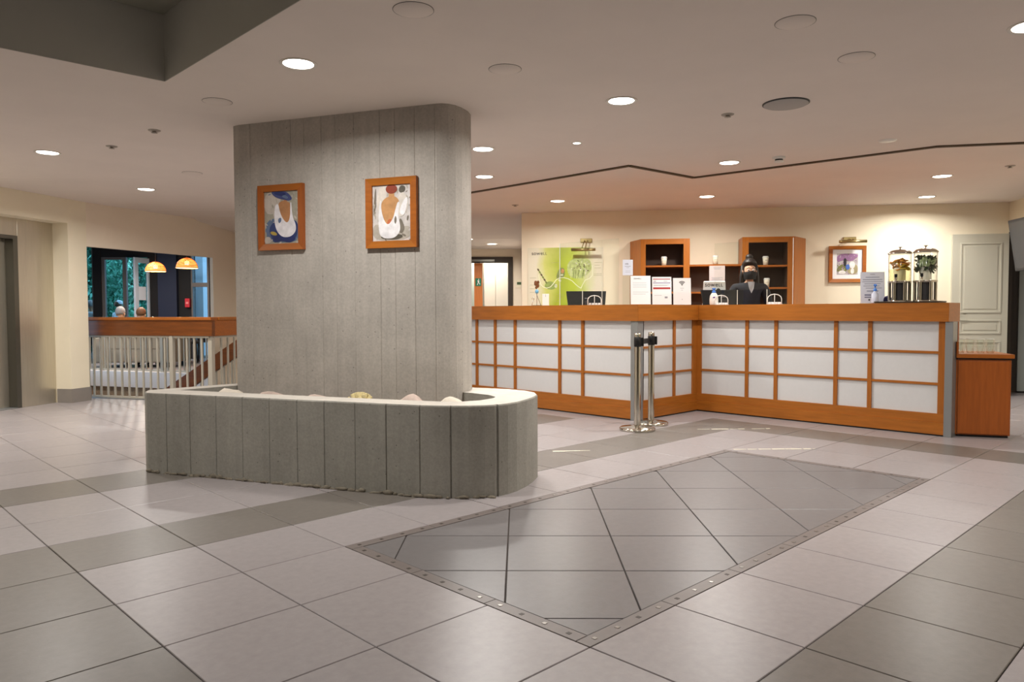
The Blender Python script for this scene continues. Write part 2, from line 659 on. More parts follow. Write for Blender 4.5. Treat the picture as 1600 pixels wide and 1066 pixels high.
vo = struct(vm.build('ceiling_void', M_VOID), 'grey boxed recess sunk into the ceiling')
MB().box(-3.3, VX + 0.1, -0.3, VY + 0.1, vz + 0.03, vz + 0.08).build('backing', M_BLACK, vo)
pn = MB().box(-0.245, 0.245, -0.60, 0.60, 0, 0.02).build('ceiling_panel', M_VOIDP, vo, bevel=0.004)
first = True
for a in range(10):
    for b in range(4):
        o = pn if first else pn.copy()
        if not first:
            COL.objects.link(o)
        first = False
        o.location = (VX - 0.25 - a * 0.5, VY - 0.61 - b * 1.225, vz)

# dark strip painted for the shade in the ceiling groove along the counter
gl = [(5.70, 9.6), (5.77, 4.30), (6.76, 4.22), (6.97, 2.02), (7.40, 1.38), (8.4, 0.2)]
tr = MB()
for a, b in zip(gl[:-1], gl[1:]):
    a, b = Vector(a), Vector(b)
    d = (b - a).normalized()
    w = Vector((-d.y, d.x)) * 0.022
    tr.prism([tuple(a + w), tuple(a - w - d * 0.0), tuple(b - w + d * 0.01), tuple(b + w + d * 0.01)][::-1], ZC - 0.012, ZC + 0.002)
struct(tr.build('trim_1', mat('brown_groove_shade', (84, 68, 50), rough=0.7)), 'dark brown strip for the shaded ceiling groove that follows the counter')

# ------------------------------------------------------------------ back wall behind the counter (frame B: x along the wall, y away)
BW0 = (7.45427, 7.40378)
BE, BN = Vector((0.60173, -0.7987)), Vector((0.7987, 0.60173))
BR = math.atan2(BE.y, BE.x)


def bw(u, v=0.0, z=0.0):
    return (BW0[0] + BE.x * u + BN.x * v, BW0[1] + BE.y * u + BN.y * v, z)


wb = struct(MB().box(0, 6.27, 0, 0.25, 0, ZC).build('wall_back', M_WALL, loc=bw(0), rotz=BR), 'cream wall behind the reception counter')
struct(MB().box(0.01, 5.58, -0.012, 0, 0, 0.10).build('baseboard_back', M_BASE, loc=bw(0), rotz=BR), 'grey skirting along the cream back wall')

# right of it: passage with a pale grey door, wall above
rr = BR
struct(MB().box(6.27, 6.39, -1.5, 0.0, 2.10, ZC).build('wall_right', M_WALL, loc=bw(0), rotz=BR), 'cream wall over the passage at the far end')
struct(MB().box(6.27, 6.39, -7.5, -1.5, 0, ZC).build('wall_right', M_WALL, loc=bw(0), rotz=BR), 'cream side wall past the passage')
d3 = struct(MB().box(6.62, 7.8, 0.45, 0.50, 0.02, 2.10).build('door_3', M_DOORG, loc=bw(0), rotz=BR, bevel=0.004), 'pale grey door in the passage beside the counter')
struct(MB().box(6.27, 6.62, 0.47, 0.60, 0, 2.2).box(6.27, 6.33, 0.03, 0.47, 0, 2.2).box(6.62, 7.9, 0.51, 0.6, 0, 2.5).build('trim_2', M_WENGE, loc=bw(0), rotz=BR), 'dark frame edge and panel for the shaded gap beside the pale grey door')  # dark panel stands in for the unlit room behind the gap

# panelled door on the back wall
d2 = MB()
d2.box(5.591, 6.262, -0.035, 0, 0, 2.08)
door2 = struct(d2.build('door_2', M_DOOR, loc=bw(0), rotz=BR, bevel=0.003), 'grey white panelled door at the end of the back wall')
for z0, z1 in ((1.07, 1.97), (0.80, 0.985), (0.15, 0.71)):
    p = MB()
    x0, x1 = 5.685, 6.180
    w = 0.022
    p.box(x0, x1, -0.045, -0.034, z1 - w, z1).box(x0, x1, -0.045, -0.034, z0, z0 + w)
    p.box(x0, x0 + w, -0.045, -0.034, z0 + w, z1 - w).box(x1 - w, x1, -0.045, -0.034, z0 + w, z1 - w)
    p.box(x0 + 0.05, x1 - 0.05, -0.041, -0.034, z0 + 0.05, z1 - 0.05)
    p.build('door_panel', M_DOOR, door2, bevel=0.004)
MB().box(5.635, 5.665, -0.046, -0.034, 1.0, 1.12).tube([(5.65, -0.04, 1.06), (5.65, -0.085, 1.06), (5.75, -0.085, 1.06)], 0.009).build('door_handle', M_STEEL, door2)

# television on the right wall
tv = thing('television', 'dark wall mounted television tilted down above the pale grey door', 'television', bw(6.27, -0.50, 1.60), BR)
Mt = Matrix.Rotation(R(-9), 4, 'Y')
MB().box(-0.055, -0.01, -1.15, 0, 0, 0.62, M=Mt @ Matrix.Translation((-0.10, 0, 0))).build('casing', M_CHAR, tv, bevel=0.006)
MB().box(-0.058, -0.054, -1.12, -0.03, 0.03, 0.59, M=Mt @ Matrix.Translation((-0.10, 0, 0))).build('screen', mat('tv_screen', (74, 74, 76), rough=0.25), tv)
MB().box(-0.16, 0.0, -0.75, -0.45, 0.22, 0.42).build('wall_bracket', M_BLACK, tv)

# ------------------------------------------------------------------ corridor on the left of the counter
EC = (9.473, 10.76)
er = math.atan2(-0.665, 0.745)
we = MB()
we.box(-3.0, -0.75, 0, 0.15, 0, 2.6).box(0.79, 3.0, 0, 0.15, 0, 2.6).box(-0.75, 0.79, 0, 0.15, 2.15, 2.6)
struct(we.build('wall_corridor', M_WALL2, loc=(EC[0], EC[1], 0), rotz=er), 'beige end wall of the corridor with the exit door')
fr = MB()
fr.box(0.70, 0.79, -0.03, 0.15, 0, 2.15).box(-0.75, -0.66, -0.03, 0.15, 0, 2.15).box(-0.66, 0.70, -0.03, 0.15, 2.04, 2.15)
d1 = struct(fr.build('door_1', M_WENGE, loc=(EC[0], EC[1], 0), rotz=er), 'dark framed corridor doorway')
MB().box(-0.3, 0.44, -0.075, -0.03, 2.055, 2.10).build('door_closer', M_STEEL_D, d1, bevel=0.004)
MB().box(0.05, 0.21, 0.16, 0.22, 0.0, 2.04).build('wood_leaf_edge', mat('orange_door', (206, 122, 58), rough=0.4, var=0.1, scale=3, stretch=(12, 12, 1), emit=0.0), d1)
M_SMOOTH = mat('lit_white_door', (240, 232, 214), rough=0.5)
MB().box(0.245, 0.468, 0.60, 0.64, 0.0, 2.3).build('white_leaf', M_SMOOTH, d1, bevel=0.006)
MB().box(0.475, 0.85, 0.60, 0.64, 0.0, 2.3).build('white_leaf', M_SMOOTH, d1, bevel=0.006)
MB().box(-0.4, 0.2, 0.62, 0.66, 0.0, 2.3).build('side_panel', mat('pale_green_panel', (205, 218, 205), rough=0.5), d1)
sg = thing('exit_sign', 'small green running man exit sign on the orange door edge', 'sign',
           Vector((EC[0], EC[1], 1.60)) + Vector((0.745 * 0.13 - 0.665 * -0.16 * -1, 0, 0)) * 0 + Vector((0.745 * 0.13 + 0.665 * 0.155, -0.665 * 0.13 + 0.745 * 0.155, 0)), er)
M_GREEN = mat('exit_green', (20, 130, 96), rough=0.4)
sgp = MB().box(-0.055, 0.055, -0.006, 0, 0, 0.15).build('plate', M_GREEN, sg)
rm = MB()
rm.flat([(-0.005, 0.118), (0.012, 0.118), (0.015, 0.135), (0.0, 0.138)], -0.0075)
rm.flat([(-0.02, 0.11), (0.02, 0.105), (0.012, 0.065), (-0.008, 0.068)], -0.0075)
rm.flat([(-0.008, 0.07), (0.004, 0.07), (-0.012, 0.02), (-0.028, 0.022)], -0.0075)
rm.flat([(0.0, 0.07), (0.013, 0.07), (0.035, 0.045), (0.028, 0.02), (0.018, 0.045)], -0.0075)
rm.build('running_figure', M_WHITE, sgp)
pl = thing('wall_switch_plate', 'small pale plate on the beige wall right of the dark doorway', 'plate', (EC[0] + 0.745 * 0.90, EC[1] - 0.665 * 0.90, 1.56), er)
MB().box(-0.06, 0.09, -0.012, 0, 0, 0.16).build('plate', M_WALL, pl, bevel=0.003)
MB().box(-0.03, 0.05, -0.016, -0.012, 0.06, 0.11).build('mark', mat('green_mark', (70, 92, 60)), pl)
# lower corridor ceiling and its drop face
Ec = Vector((0.745, -0.665))
En = Vector((0.665, 0.745))


def ec(u, v, z=0):
    return (EC[0] + Ec.x * u + En.x * v, EC[1] + Ec.y * u + En.y * v, z)


struct(MB().box(-4, 2.2, -2.0, 0.0, 2.30, 2.35).add([(-4, -3.3, ZC), (2.2, -3.3, ZC), (2.2, -2.0, 2.30), (-4, -2.0, 2.30), (-4, -3.3, ZC + 0.05), (2.2, -3.3, ZC + 0.05), (2.2, -2.0, 2.35), (-4, -2.0, 2.35)], [(3, 2, 1, 0), (4, 5, 6, 7), (0, 1, 5, 4), (1, 2, 6, 5), (2, 3, 7, 6), (3, 0, 4, 7)]).build('ceiling_corridor', M_CEIL, loc=(EC[0], EC[1], 0), rotz=er), 'lowered ceiling over the corridor')
struct(MB().box(0.95, 1.10, -3.35, 0, 0, ZC).build('wall_passage', M_WALL2, loc=(EC[0], EC[1], 0), rotz=er), 'side wall of the corridor')
struct(MB().box(-2, 2, 0.9, 1.0, 0, 2.6).build('wall_beyond', M_SMOOTH, loc=(EC[0], EC[1], 0), rotz=er), 'pale wall behind the corridor doorway')
bl = bpy.data.lights.new('corridor_fill_light', 'AREA')  # fill light added to brighten the white leaves behind the doorway, no fixture
bl.energy = 30
bl.size = 0.4
bl.color = LAMP_COL
blo = bpy.data.objects.new('corridor_fill_light', bl)
blo.location = ec(0.3, 0.30, 2.45)
blo.rotation_euler = (R(25), 0, er)
COL.objects.link(blo)

# ------------------------------------------------------------------ lift wall and stair opening on the left
LO = (2.53, 10.27)
lr = math.atan2(0.54, 0.84)
LX, LY = Vector((0.841, 0.541)), Vector((-0.541, 0.841))
lw = MB()
lw.box(0, 0.29, 0, 0.30, 0, ZC)
lw.box(-2.4, 0, 0, 0.30, 2.19, ZC)
lw.box(-9, -2.4, 0, 0.30, 0, ZC)
struct(lw.build('wall_left', M_WALL, loc=(LO[0], LO[1], 0), rotz=lr), 'cream wall around the lift')
struct(MB().box(-0.006, 0.296, -0.012, 0, 0, 0.17).box(-0.012, 0, -0.012, 0.2, 0, 0.17).box(0.29, 0.302, -0.012, 0.3, 0, 0.17).build('baseboard_left', M_BASE, loc=(LO[0], LO[1], 0), rotz=lr), 'grey skirting at the foot of the lift wall')
lf = thing('lift', 'stainless steel lift front set back in the cream wall', 'lift', (LO[0], LO[1], 0), lr)
MB().box(-0.50, 0.0, 0.22, 0.30, 0, 2.19).box(-2.4, -1.9, 0.22, 0.30, 0, 2.19).box(-1.9, -0.50, 0.22, 0.30, 1.99, 2.19).build('fascia', M_STEEL, lf, bevel=0.003)
MB().box(-0.56, -0.50, 0.215, 0.36, 0, 1.99).box(-1.9, -1.84, 0.215, 0.36, 0, 1.99).box(-1.84, -0.56, 0.215, 0.36, 1.95, 1.99).build('door_frame', M_STEEL_D, lf)
MB().box(-1.2, -0.56, 0.33, 0.37, 0.01, 1.95).build('door_leaf', M_STEEL, lf)
MB().box(-1.84, -1.204, 0.33, 0.37, 0.01, 1.95).build('door_leaf', M_STEEL, lf)
MB().box(-1.84, -0.56, 0.2, 0.34, -0.004, 0.006).build('sill', M_ALU, lf)

HO = (2.774, 10.427)
hr = math.atan2(0.393, 0.92)
hd = MB()
hd.box(0.0, 2.10, 0.0, 0.06, 1.932, ZC)
hd.box(2.10, 2.64, 0.0, 0.06, -0.6, ZC)
struct(hd.build('wall_stair', M_WALL2, loc=(HO[0], HO[1], 0), rotz=hr), 'beige wall with the opening above the stair railing')
struct(MB().box(2.64, 2.86, -0.8, 0.22, -0.6, ZC).box(2.86, 7.2, 0.0, 0.22, 0, ZC).build('wall_stair_return', M_WALL2, loc=(HO[0], HO[1], 0), rotz=hr), 'beige wall turning beside the pillar')
# enclosing walls out of view (they close the lobby)
struct(MB().box(-6.1, -6, -6, 11, 0, ZC).build('wall_lobby_side', M_WALL), 'plain cream side wall of the lobby')
struct(MB().box(-6, 24, -6.1, -6, 0, ZC).build('wall_front', M_WALL), 'plain cream front wall of the lobby')
struct(MB().box(13.0, 13.1, -6, 3.0, 0, ZC).build('wall_lobby_far', M_WALL), 'plain cream far side wall of the lobby')

# stairwell
st = MB()
far_a, far_b = Vector((4.00, 16.29)), Vector((6.40, 11.5))
dn = (far_b - far_a).normalized()
pn_ = Vector((-dn.y, dn.x))
fb = MB()
fb.prism([tuple(far_a - pn_ * 0.02), tuple(far_b - pn_ * 0.02), tuple(far_b + pn_ * 0.12), tuple(far_a + pn_ * 0.12)], -0.29, 0.004)
struct(fb.build('trim_3', M_SLAB), 'white slab edge across the stairwell')
gw = MB()
gw.prism([tuple(far_a + pn_ * 0.02), tuple(far_b + pn_ * 0.02), tuple(far_b + pn_ * 0.2), tuple(far_a + pn_ * 0.2)], -2.2, -0.30)
gw.prism([(2.6, 11.0), (3.9, 16.5), (3.7, 16.6), (2.4, 11.1)], -2.2, -0.01)
gw.prism([(3.79, 9.0), (6.1, 10.3), (6.1, 10.1), (3.9, 8.8)], -2.2, -0.20)
gw.prism([(2.6, 10.86), (3.79, 9.0), (3.9, 9.0), (2.75, 10.95)][::-1], -2.2, -0.2)
gw.prism([(1.5, 8), (8, 8), (8, 17), (1.5, 17)], -2.3, -2.2)
struct(gw.build('wall_stairwell', M_GRANITE), 'beige granite lining of the stairwell')
nose = MB()
nose.prism([(2.83, 10.86), (3.79, 9.16), (3.745, 9.13), (2.785, 10.83)][::-1], -0.05, 0.012)
struct(nose.build('trim_4', M_ALU), 'metal edging at the foot of the stair railing')


def lamp_area(name, loc, e, size):
    l = bpy.data.lights.new(name, 'AREA')
    l.shape = 'DISK'
    l.size = size
    l.energy = e
    l.color = LAMP_COL
    l.spread = R(165)
    o = bpy.data.objects.new(name, l)
    o.location = loc
    COL.objects.link(o)
    return o


# ------------------------------------------------------------------ recessed downlights
dl = thing('downlight', 'x', 'light', (2.10, 3.83, ZC))
MB().lathe([(0.082, -0.002), (0.098, -0.008), (0.102, -0.004), (0.102, 0.0), (0.088, 0.0)], n=32, cap=False).build('ring', M_RING, dl)
MB().lathe([(0.0, -0.003), (0.083, -0.003), (0.083, 0.0)], n=32, cap=False).build('lens', M_LAMP, dl)
LIGHTS = [
    ((2.10, 3.83), 'large recessed downlight nearest the grey ceiling void', 0),
    ((3.98, 3.03), 'large recessed downlight above the dark grey floor inlay', 0),
    ((4.30, 4.73), 'recessed downlight just right of the concrete pillar top, upper of two', 0),
    ((5.18, 5.68), 'recessed downlight just right of the concrete pillar top, lower of two', 0),
    ((6.34, 3.58), 'recessed downlight by the brown ceiling strip over the counter bend', 0),
    ((4.38, 0.86), 'recessed downlight cut by the right edge of the photo', 0),
    ((1.69, 7.42), 'recessed downlight in front of the lift', 0),
    ((2.97, 8.86), 'recessed downlight over the stair railing, beside the pillar', 0),
    ((6.97, 6.29), 'recessed downlight behind the counter above the green mural', 0),
    ((8.00, 4.81), 'recessed downlight behind the counter above the bookcases', 0),
    ((8.55, 2.42), 'recessed downlight over the drink dispensers, larger of the two there', 0),
    ((9.95, 2.98), 'recessed downlight close to the back wall by the panelled door', 0),
]
OUT = [(-0.6, 6.0), (-1.6, 3.4), (1.0, -1.2), (3.6, -1.6), (6.6, 0.2), (8.4, -1.4), (-1.6, -2.2), (5.5, -4.0), (10.0, -0.2)]  # unseen downlights, added to light the lobby from out of view
for n_, p in enumerate(OUT):
    LIGHTS.append((p, 'unseen recessed downlight added out of view to light the lobby', 1))
LIGHTS.append(((0.9, 9.0), 'recessed downlight before the lift doors, outside the photo', 1))
for k, ((x, y), lab, g) in enumerate(LIGHTS):
    o = dl if k == 0 else copy_tree(dl)
    o.location = (x, y, ZC)
    o['label'] = lab
    o['group'] = 'lobby downlights outside the photo' if g else 'recessed lobby downlights'
    lamp_area('downlight_lamp', (x, y, ZC - 0.02), LAMP_W * (0.58 if g and y < 2 else 1.0), 0.16)
for k, (p, lab) in enumerate(((ec(-0.05, -1.95, 2.30), 'downlight in the corridor ceiling beside the pillar, left of two'), (ec(0.37, -1.1, 2.30), 'downlight in the corridor ceiling, nearer the dark doorway'))):
    o = dup(dl, p, 0, lab, 'corridor downlights')
    lamp_area('downlight_lamp', (p[0], p[1], p[2] - 0.02), 20, 0.16)
sm = thing('spot_downlight', 'small bright spot lamp in the ceiling between two downlights', 'light', (4.70, 4.03, ZC))
MB().lathe([(0.028, -0.002), (0.042, -0.008), (0.045, 0.0)], n=20, cap=False).build('ring', M_RING, sm)
MB().lathe([(0.0, -0.003), (0.03, -0.003)], n=20, cap=False).build('lens', M_LAMP, sm)

# ceiling fittings that are not lit
M_COVER = mat('ceiling_cover_plate', (230, 220, 212), rough=0.8)
cv = thing('ceiling_cover', 'x', 'cover plate', (0, 0, ZC))
MB().lathe([(0.0, -0.003), (0.090, -0.003), (0.092, -0.001), (0.092, 0)], n=32, cap=False).build('plate', M_COVER, cv)
MB().lathe([(0.0925, -0.0016), (0.0942, -0.0016), (0.0942, 0)], n=32, cap=False).build('shadow_gap', M_WENGE, cv)  # dark ring drawn for the thin shadow line round the plate
for k, (p, lab) in enumerate((
        ((2.11, 2.79), 'round flush ceiling plate above the pillar, at the top edge of the photo'),
        ((3.51, 1.64), 'round flush ceiling plate, the higher right one of four'),
        ((2.99, 3.10), 'round flush ceiling plate between the two largest downlights'),
        ((4.23, 1.63), 'round flush ceiling plate up right of the grey loudspeaker grille'),
        ((2.09, 4.88), 'round flush ceiling plate beside the grey void corner'),
        ((2.96, 7.53), 'round flush ceiling plate left of the pillar, by the stair downlight'))):
    o = cv if k == 0 else copy_tree(cv)
    o.location = (p[0], p[1], ZC)
    tag(o, lab, None, 'flush ceiling plates')
sp = thing('ceiling_speaker', 'large grey round loudspeaker grille in the ceiling', 'speaker', (4.82, 2.31, ZC))
MB().lathe([(0.0, -0.012), (0.135, -0.012), (0.142, -0.008)], n=40, cap=False).build('grille', mat('grey_speaker_grille', (176, 172, 168), rough=0.7), sp)
MB().lathe([(0.142, -0.008), (0.150, -0.004), (0.150, 0.0)], n=40, cap=False).build('rim', M_CHAR, sp)
wd_ = thing('ceiling_disc', 'small white round disc in the ceiling above the right counter', 'cover plate', (6.45, 2.23, ZC))
MB().lathe([(0.0, -0.010), (0.062, -0.008), (0.07, 0.0)], n=28, cap=False).build('disc', M_WPLAST, wd_)
M_SPR = mat('dull_sprinkler_metal', (176, 168, 158), rough=0.6, metal=0.0)
sk = thing('sprinkler', 'x', 'sprinkler', (0, 0, ZC))
MB().lathe([(0.045, 0), (0.043, -0.005), (0.015, -0.008)], n=20, cap=False).build('flange', M_SPR, sk)
MB().lathe([(0.012, -0.006), (0.012, -0.016), (0.022, -0.018), (0.022, -0.021), (0.0, -0.022)], n=16, cap=False).build('head', M_SPR, sk)
for k, (p, lab) in enumerate((
        ((2.07, 5.97), 'ceiling sprinkler below the grey void, larger one'),
        ((2.01, 6.78), 'ceiling sprinkler between the void and the lift downlight'),
        ((4.79, 2.72), 'ceiling sprinkler left of the grey loudspeaker grille'),
        ((6.83, 6.90), 'ceiling sprinkler above the left end of the back wall'),
        ((8.42, 1.80), 'ceiling sprinkler at the right edge past the brown strip'))):
    o = sk if k == 0 else copy_tree(sk)
    o.location = (p[0], p[1], ZC)
    tag(o, lab, None, 'ceiling sprinklers')
sd = thing('smoke_detector', 'white smoke detector hanging under the ceiling near the brown strip', 'detector', (6.43, 3.14, ZC))
MB().lathe([(0.055, 0), (0.055, -0.018), (0.045, -0.022)], n=24).build('base', M_WPLAST, sd)
MB().lathe([(0.034, -0.022), (0.034, -0.036)], n=24).build('vents', M_CHAR, sd)
MB().lathe([(0.042, -0.036), (0.038, -0.048), (0.0, -0.050)], n=24, cap=False).build('cap', M_WPLAST, sd)

# ------------------------------------------------------------------ concrete planter and pillar (frame P: x along the front face, y away)
PD, PN = Vector((0.43, -0.903)).normalized(), Vector((0.903, 0.43)).normalized()
pr = math.atan2(PD.y, PD.x)
PC = (-2.9, 4.45)


def pw(d, o, z=0.0):
    return (PD.x * d + PN.x * o, PD.y * d + PN.y * o, z)


seams = [-3.951, -3.748, -3.531, -3.317, -3.103, -2.89, -2.69, -2.469, -2.252, -2.027]
rng = random.Random(3)
out = [(-4.12, 3.944)]
prev = -4.12
for s_ in seams:
    j = rng.uniform(-0.0025, 0.0025)
    out += [(prev + 0.012, 3.944 + j), (s_ - 0.004, 3.944 + j), (s_, 3.9505)]
    prev = s_ - 0.008
out.append((-2.018, 3.944))
curve = [(-1.93, 3.955), (-1.848, 3.974), (-1.841, 3.987), (-1.834, 3.978), (-1.74, 4.012), (-1.66, 4.062), (-1.612, 4.105), (-1.606, 4.128), (-1.594, 4.125), (-1.56, 4.19), (-1.535, 4.28),
         (-1.522, 4.42), (-1.522, 4.55), (-1.54, 4.70), (-1.60, 4.83), (-1.70, 4.92), (-1.85, 4.98), (-2.05, 5.0)]
out += curve
out += [(-3.86, 5.0), (-3.99, 4.724), (-4.255, 4.09), (-4.18, 3.985)]
inn = [(-4.04, 4.165), (-3.5, 4.148), (-3.0, 4.144), (-2.5, 4.144), (-2.0, 4.146), (-1.87, 4.18), (-1.78, 4.28), (-1.745, 4.42), (-1.76, 4.50), (-1.84, 4.58), (-2.0, 4.66),
       (-2.1, 4.68), (-3.84, 4.68), (-3.87, 4.60)]
loc = lambda P: [(d - PC[0], o - PC[1]) for d, o in P]
out, inn = loc(out), loc(inn)
pt = thing('planter', 'low board-cast concrete planter around the foot of the pillar', 'planter', pw(*PC), pr)
HZ = 0.55
m = MB()
n = len(out)
rows = [0, 0.1, 0.22, 0.34, 0.46, HZ - 0.008]
vs, fs = [], []
for r_i, z in enumerate(rows):
    for x, y in out:
        vs.append((x, y, z))
for x, y in out:
    c = Vector((0.1 - x, 0.02 - y)).normalized() * 0.006
    vs.append((x + c.x, y + c.y, HZ))
for r_i in range(len(rows)):
    for k in range(n):
        k2 = (k + 1) % n
        fs.append((r_i * n + k, r_i * n + k2, (r_i + 1) * n + k2, (r_i + 1) * n + k))
m.add(vs, fs)
top = vs[-n:]
q = len(inn)
iv = [(x, y, HZ) for x, y in inn] + [(x, y, 0.30) for x, y in inn]
m.add(iv, [((k + 1) % q, k, q + k, q + (k + 1) % q) for k in range(q)])
tri = tessellate_polygon([[Vector(v) for v in top], [Vector(v) for v in iv[:q]]])
allv = top + iv[:q]
tf = []
for t in tri:
    a, b, c = (Vector(allv[i]) for i in t)
    tf.append(t if (b - a).cross(c - a).z > 0 else t[::-1])
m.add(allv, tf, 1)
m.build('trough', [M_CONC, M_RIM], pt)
# ragged mortar where the wall meets the tiles
ms_ = MB()
rng = random.Random(11)
for k in range(58):
    d = -4.1 + 2.5 * k / 58 + rng.uniform(-0.02, 0.02)
    o = 3.944 if d < -2.03 else 3.944 + (d + 2.03) ** 2 * 0.85
    ms_.ico((d - PC[0], o - PC[1] - rng.uniform(0.0, 0.006), rng.uniform(0.0, 0.012)), (rng.uniform(0.015, 0.05), rng.uniform(0.006, 0.016), rng.uniform(0.006, 0.02)), sub=1, jit=0.5)
tag(ms_.build('mortar_crumbs', mat('mortar', (120, 112, 98), rough=0.95, var=0.2, scale=20), pt), kind='stuff')
gm = MB()
gm.add([(x, y, 0.43) for x, y in inn], [list(range(q))])
tag(gm.build('gravel_bed', mat('grey_gravel', (150, 140, 128), rough=0.95, var=0.3, scale=60, bump=0.8, bscale=60), pt), 'grey gravel bed', kind='stuff')

M_ROCK = mat('white_rock', (222, 212, 196), rough=0.8, var=0.08, scale=14, bump=0.3, bscale=30)
M_ROCKP = mat('pink_rock', (196, 176, 164), rough=0.8, var=0.14, scale=14, bump=0.3, bscale=30)
M_CORAL = mat('yellow_coral', (206, 190, 140), rough=0.9, var=0.2, scale=30, bump=0.6, bscale=60)


def rock(d, o, r, mt, lab, name='rock', seed=0):
    random.seed(seed)
    b = MB()
    bm = bmesh.new()
    bmesh.ops.create_icosphere(bm, subdivisions=3, radius=1)
    ph = [random.uniform(0, 6) for _ in range(6)]
    vs = []
    for v in bm.verts:
        c = v.co
        k = 1 + 0.12 * math.sin(3 * c.x + ph[0]) * math.sin(2.5 * c.y + ph[1]) + 0.07 * math.sin(6 * c.z + ph[2]) * math.sin(5 * c.x + ph[3])
        vs.append((c.x * r[0] * k, c.y * r[1] * k, max(-0.02, c.z * r[2] * k)))
    fs = [[v.index for v in f_.verts] for f_ in bm.faces]
    bm.free()
    b.add(vs, fs, 0, True)
    o_ = b.build(name, mt, loc=pw(d, o, 0.445), rotz=pr)
    return tag(o_, lab, 'rock' if name == 'rock' else 'coral', 'rocks in the planter' if name == 'rock' else None)


rock(-3.67, 4.26, (0.13, 0.09, 0.124), M_ROCK, 'white rounded rock at the left end of the concrete planter', seed=1)
rock(-3.33, 4.28, (0.15, 0.08, 0.103), M_ROCKP, 'flat pinkish rock low in the planter under the left picture', seed=2)
rock(-2.95, 4.28, (0.16, 0.08, 0.100), M_ROCKP, 'long flat rock low in the planter, middle of the front', seed=3)
rock(-2.27, 4.28, (0.13, 0.10, 0.112), M_ROCKP, 'grey pink round rock beside the white one in the planter', seed=4)
rock(-1.995, 4.30, (0.12, 0.09, 0.108), M_ROCK, 'white smooth rock at the right end of the concrete planter', seed=5)
cr = MB()
random.seed(5)
for k in range(46):
    a, t = random.uniform(0, 6.28), random.uniform(0.1, 1.4)
    d_ = Vector((math.cos(a) * math.sin(t), math.sin(a) * math.sin(t) * 0.8, math.cos(t)))
    cr.tube([(0, 0, 0.01), tuple(d_ * 0.07), tuple(d_ * 0.115 + Vector((0, 0, 0.015)))], [0.02, 0.016, 0.013], n=6)
tag(cr.build('coral', M_CORAL, loc=pw(-2.63, 4.27, 0.445), rotz=pr), 'knobbly pale yellow coral lump in the middle of the planter', 'coral')

# pillar
po = [(-3.80, 4.53)]
ps = [-3.696, -3.501, -3.343, -3.231, -3.086, -2.972, -2.822, -2.617, -2.502, -2.351, -2.20]
prev = -3.80
rng = random.Random(8)
for s_ in ps:
    j = rng.uniform(-0.0012, 0.0012)
    po += [(prev + 0.008, 4.53 + j), (s_ - 0.003, 4.53 + j), (s_, 4.5335)]
    prev = s_ - 0.004
po += [(-2.19, 4.53), (-2.15, 4.538), (-2.115, 4.562), (-2.085, 4.61), (-2.07, 4.68), (-2.068, 4.78), (-2.085, 4.87), (-2.13, 4.95), (-2.19, 5.0), (-2.26, 5.025), (-3.90, 5.025), (-3.90, 4.64), (-3.89, 4.585), (-3.86, 4.547)]
pi_ = MB()
pl_ = loc(po)
n = len(pl_)
zs = [0.32, 0.9, 1.5, 2.0, ZC]
vs = [(x, y, z) for z in zs for x, y in pl_]
pi_.add(vs, [(r_ * n + k, r_ * n + (k + 1) % n, (r_ + 1) * n + (k + 1) % n, (r_ + 1) * n + k) for r_ in range(len(zs) - 1) for k in range(n)])
pi_.add(vs, [list(range(n))[::-1]])
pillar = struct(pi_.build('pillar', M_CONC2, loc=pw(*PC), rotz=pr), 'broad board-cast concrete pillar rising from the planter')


# ------------------------------------------------------------------ framed pictures
def ell(cx, cz, rx, rz, n=18, rot=0.0):
    return [(cx + rx * math.cos(2 * math.pi * k / n) * math.cos(rot) - rz * math.sin(2 * math.pi * k / n) * math.sin(rot),
             cz + rx * math.cos(2 * math.pi * k / n) * math.sin(rot) + rz * math.sin(2 * math.pi * k / n) * math.cos(rot)) for k in range(n)]


def smooth_poly(P, it=2):
    for _ in range(it):
        Q = []
        for k in range(len(P)):
            a, b = P[k], P[(k + 1) % len(P)]
            Q += [(a[0] * .75 + b[0] * .25, a[1] * .75 + b[1] * .25), (a[0] * .25 + b[0] * .75, a[1] * .25 + b[1] * .75)]
        P = Q
    return P


def art_mats(cols, v=0.18, sc=16):
    return [mat('paint', c, rough=0.5, var=v, scale=sc, coat=0.6) for c in cols]


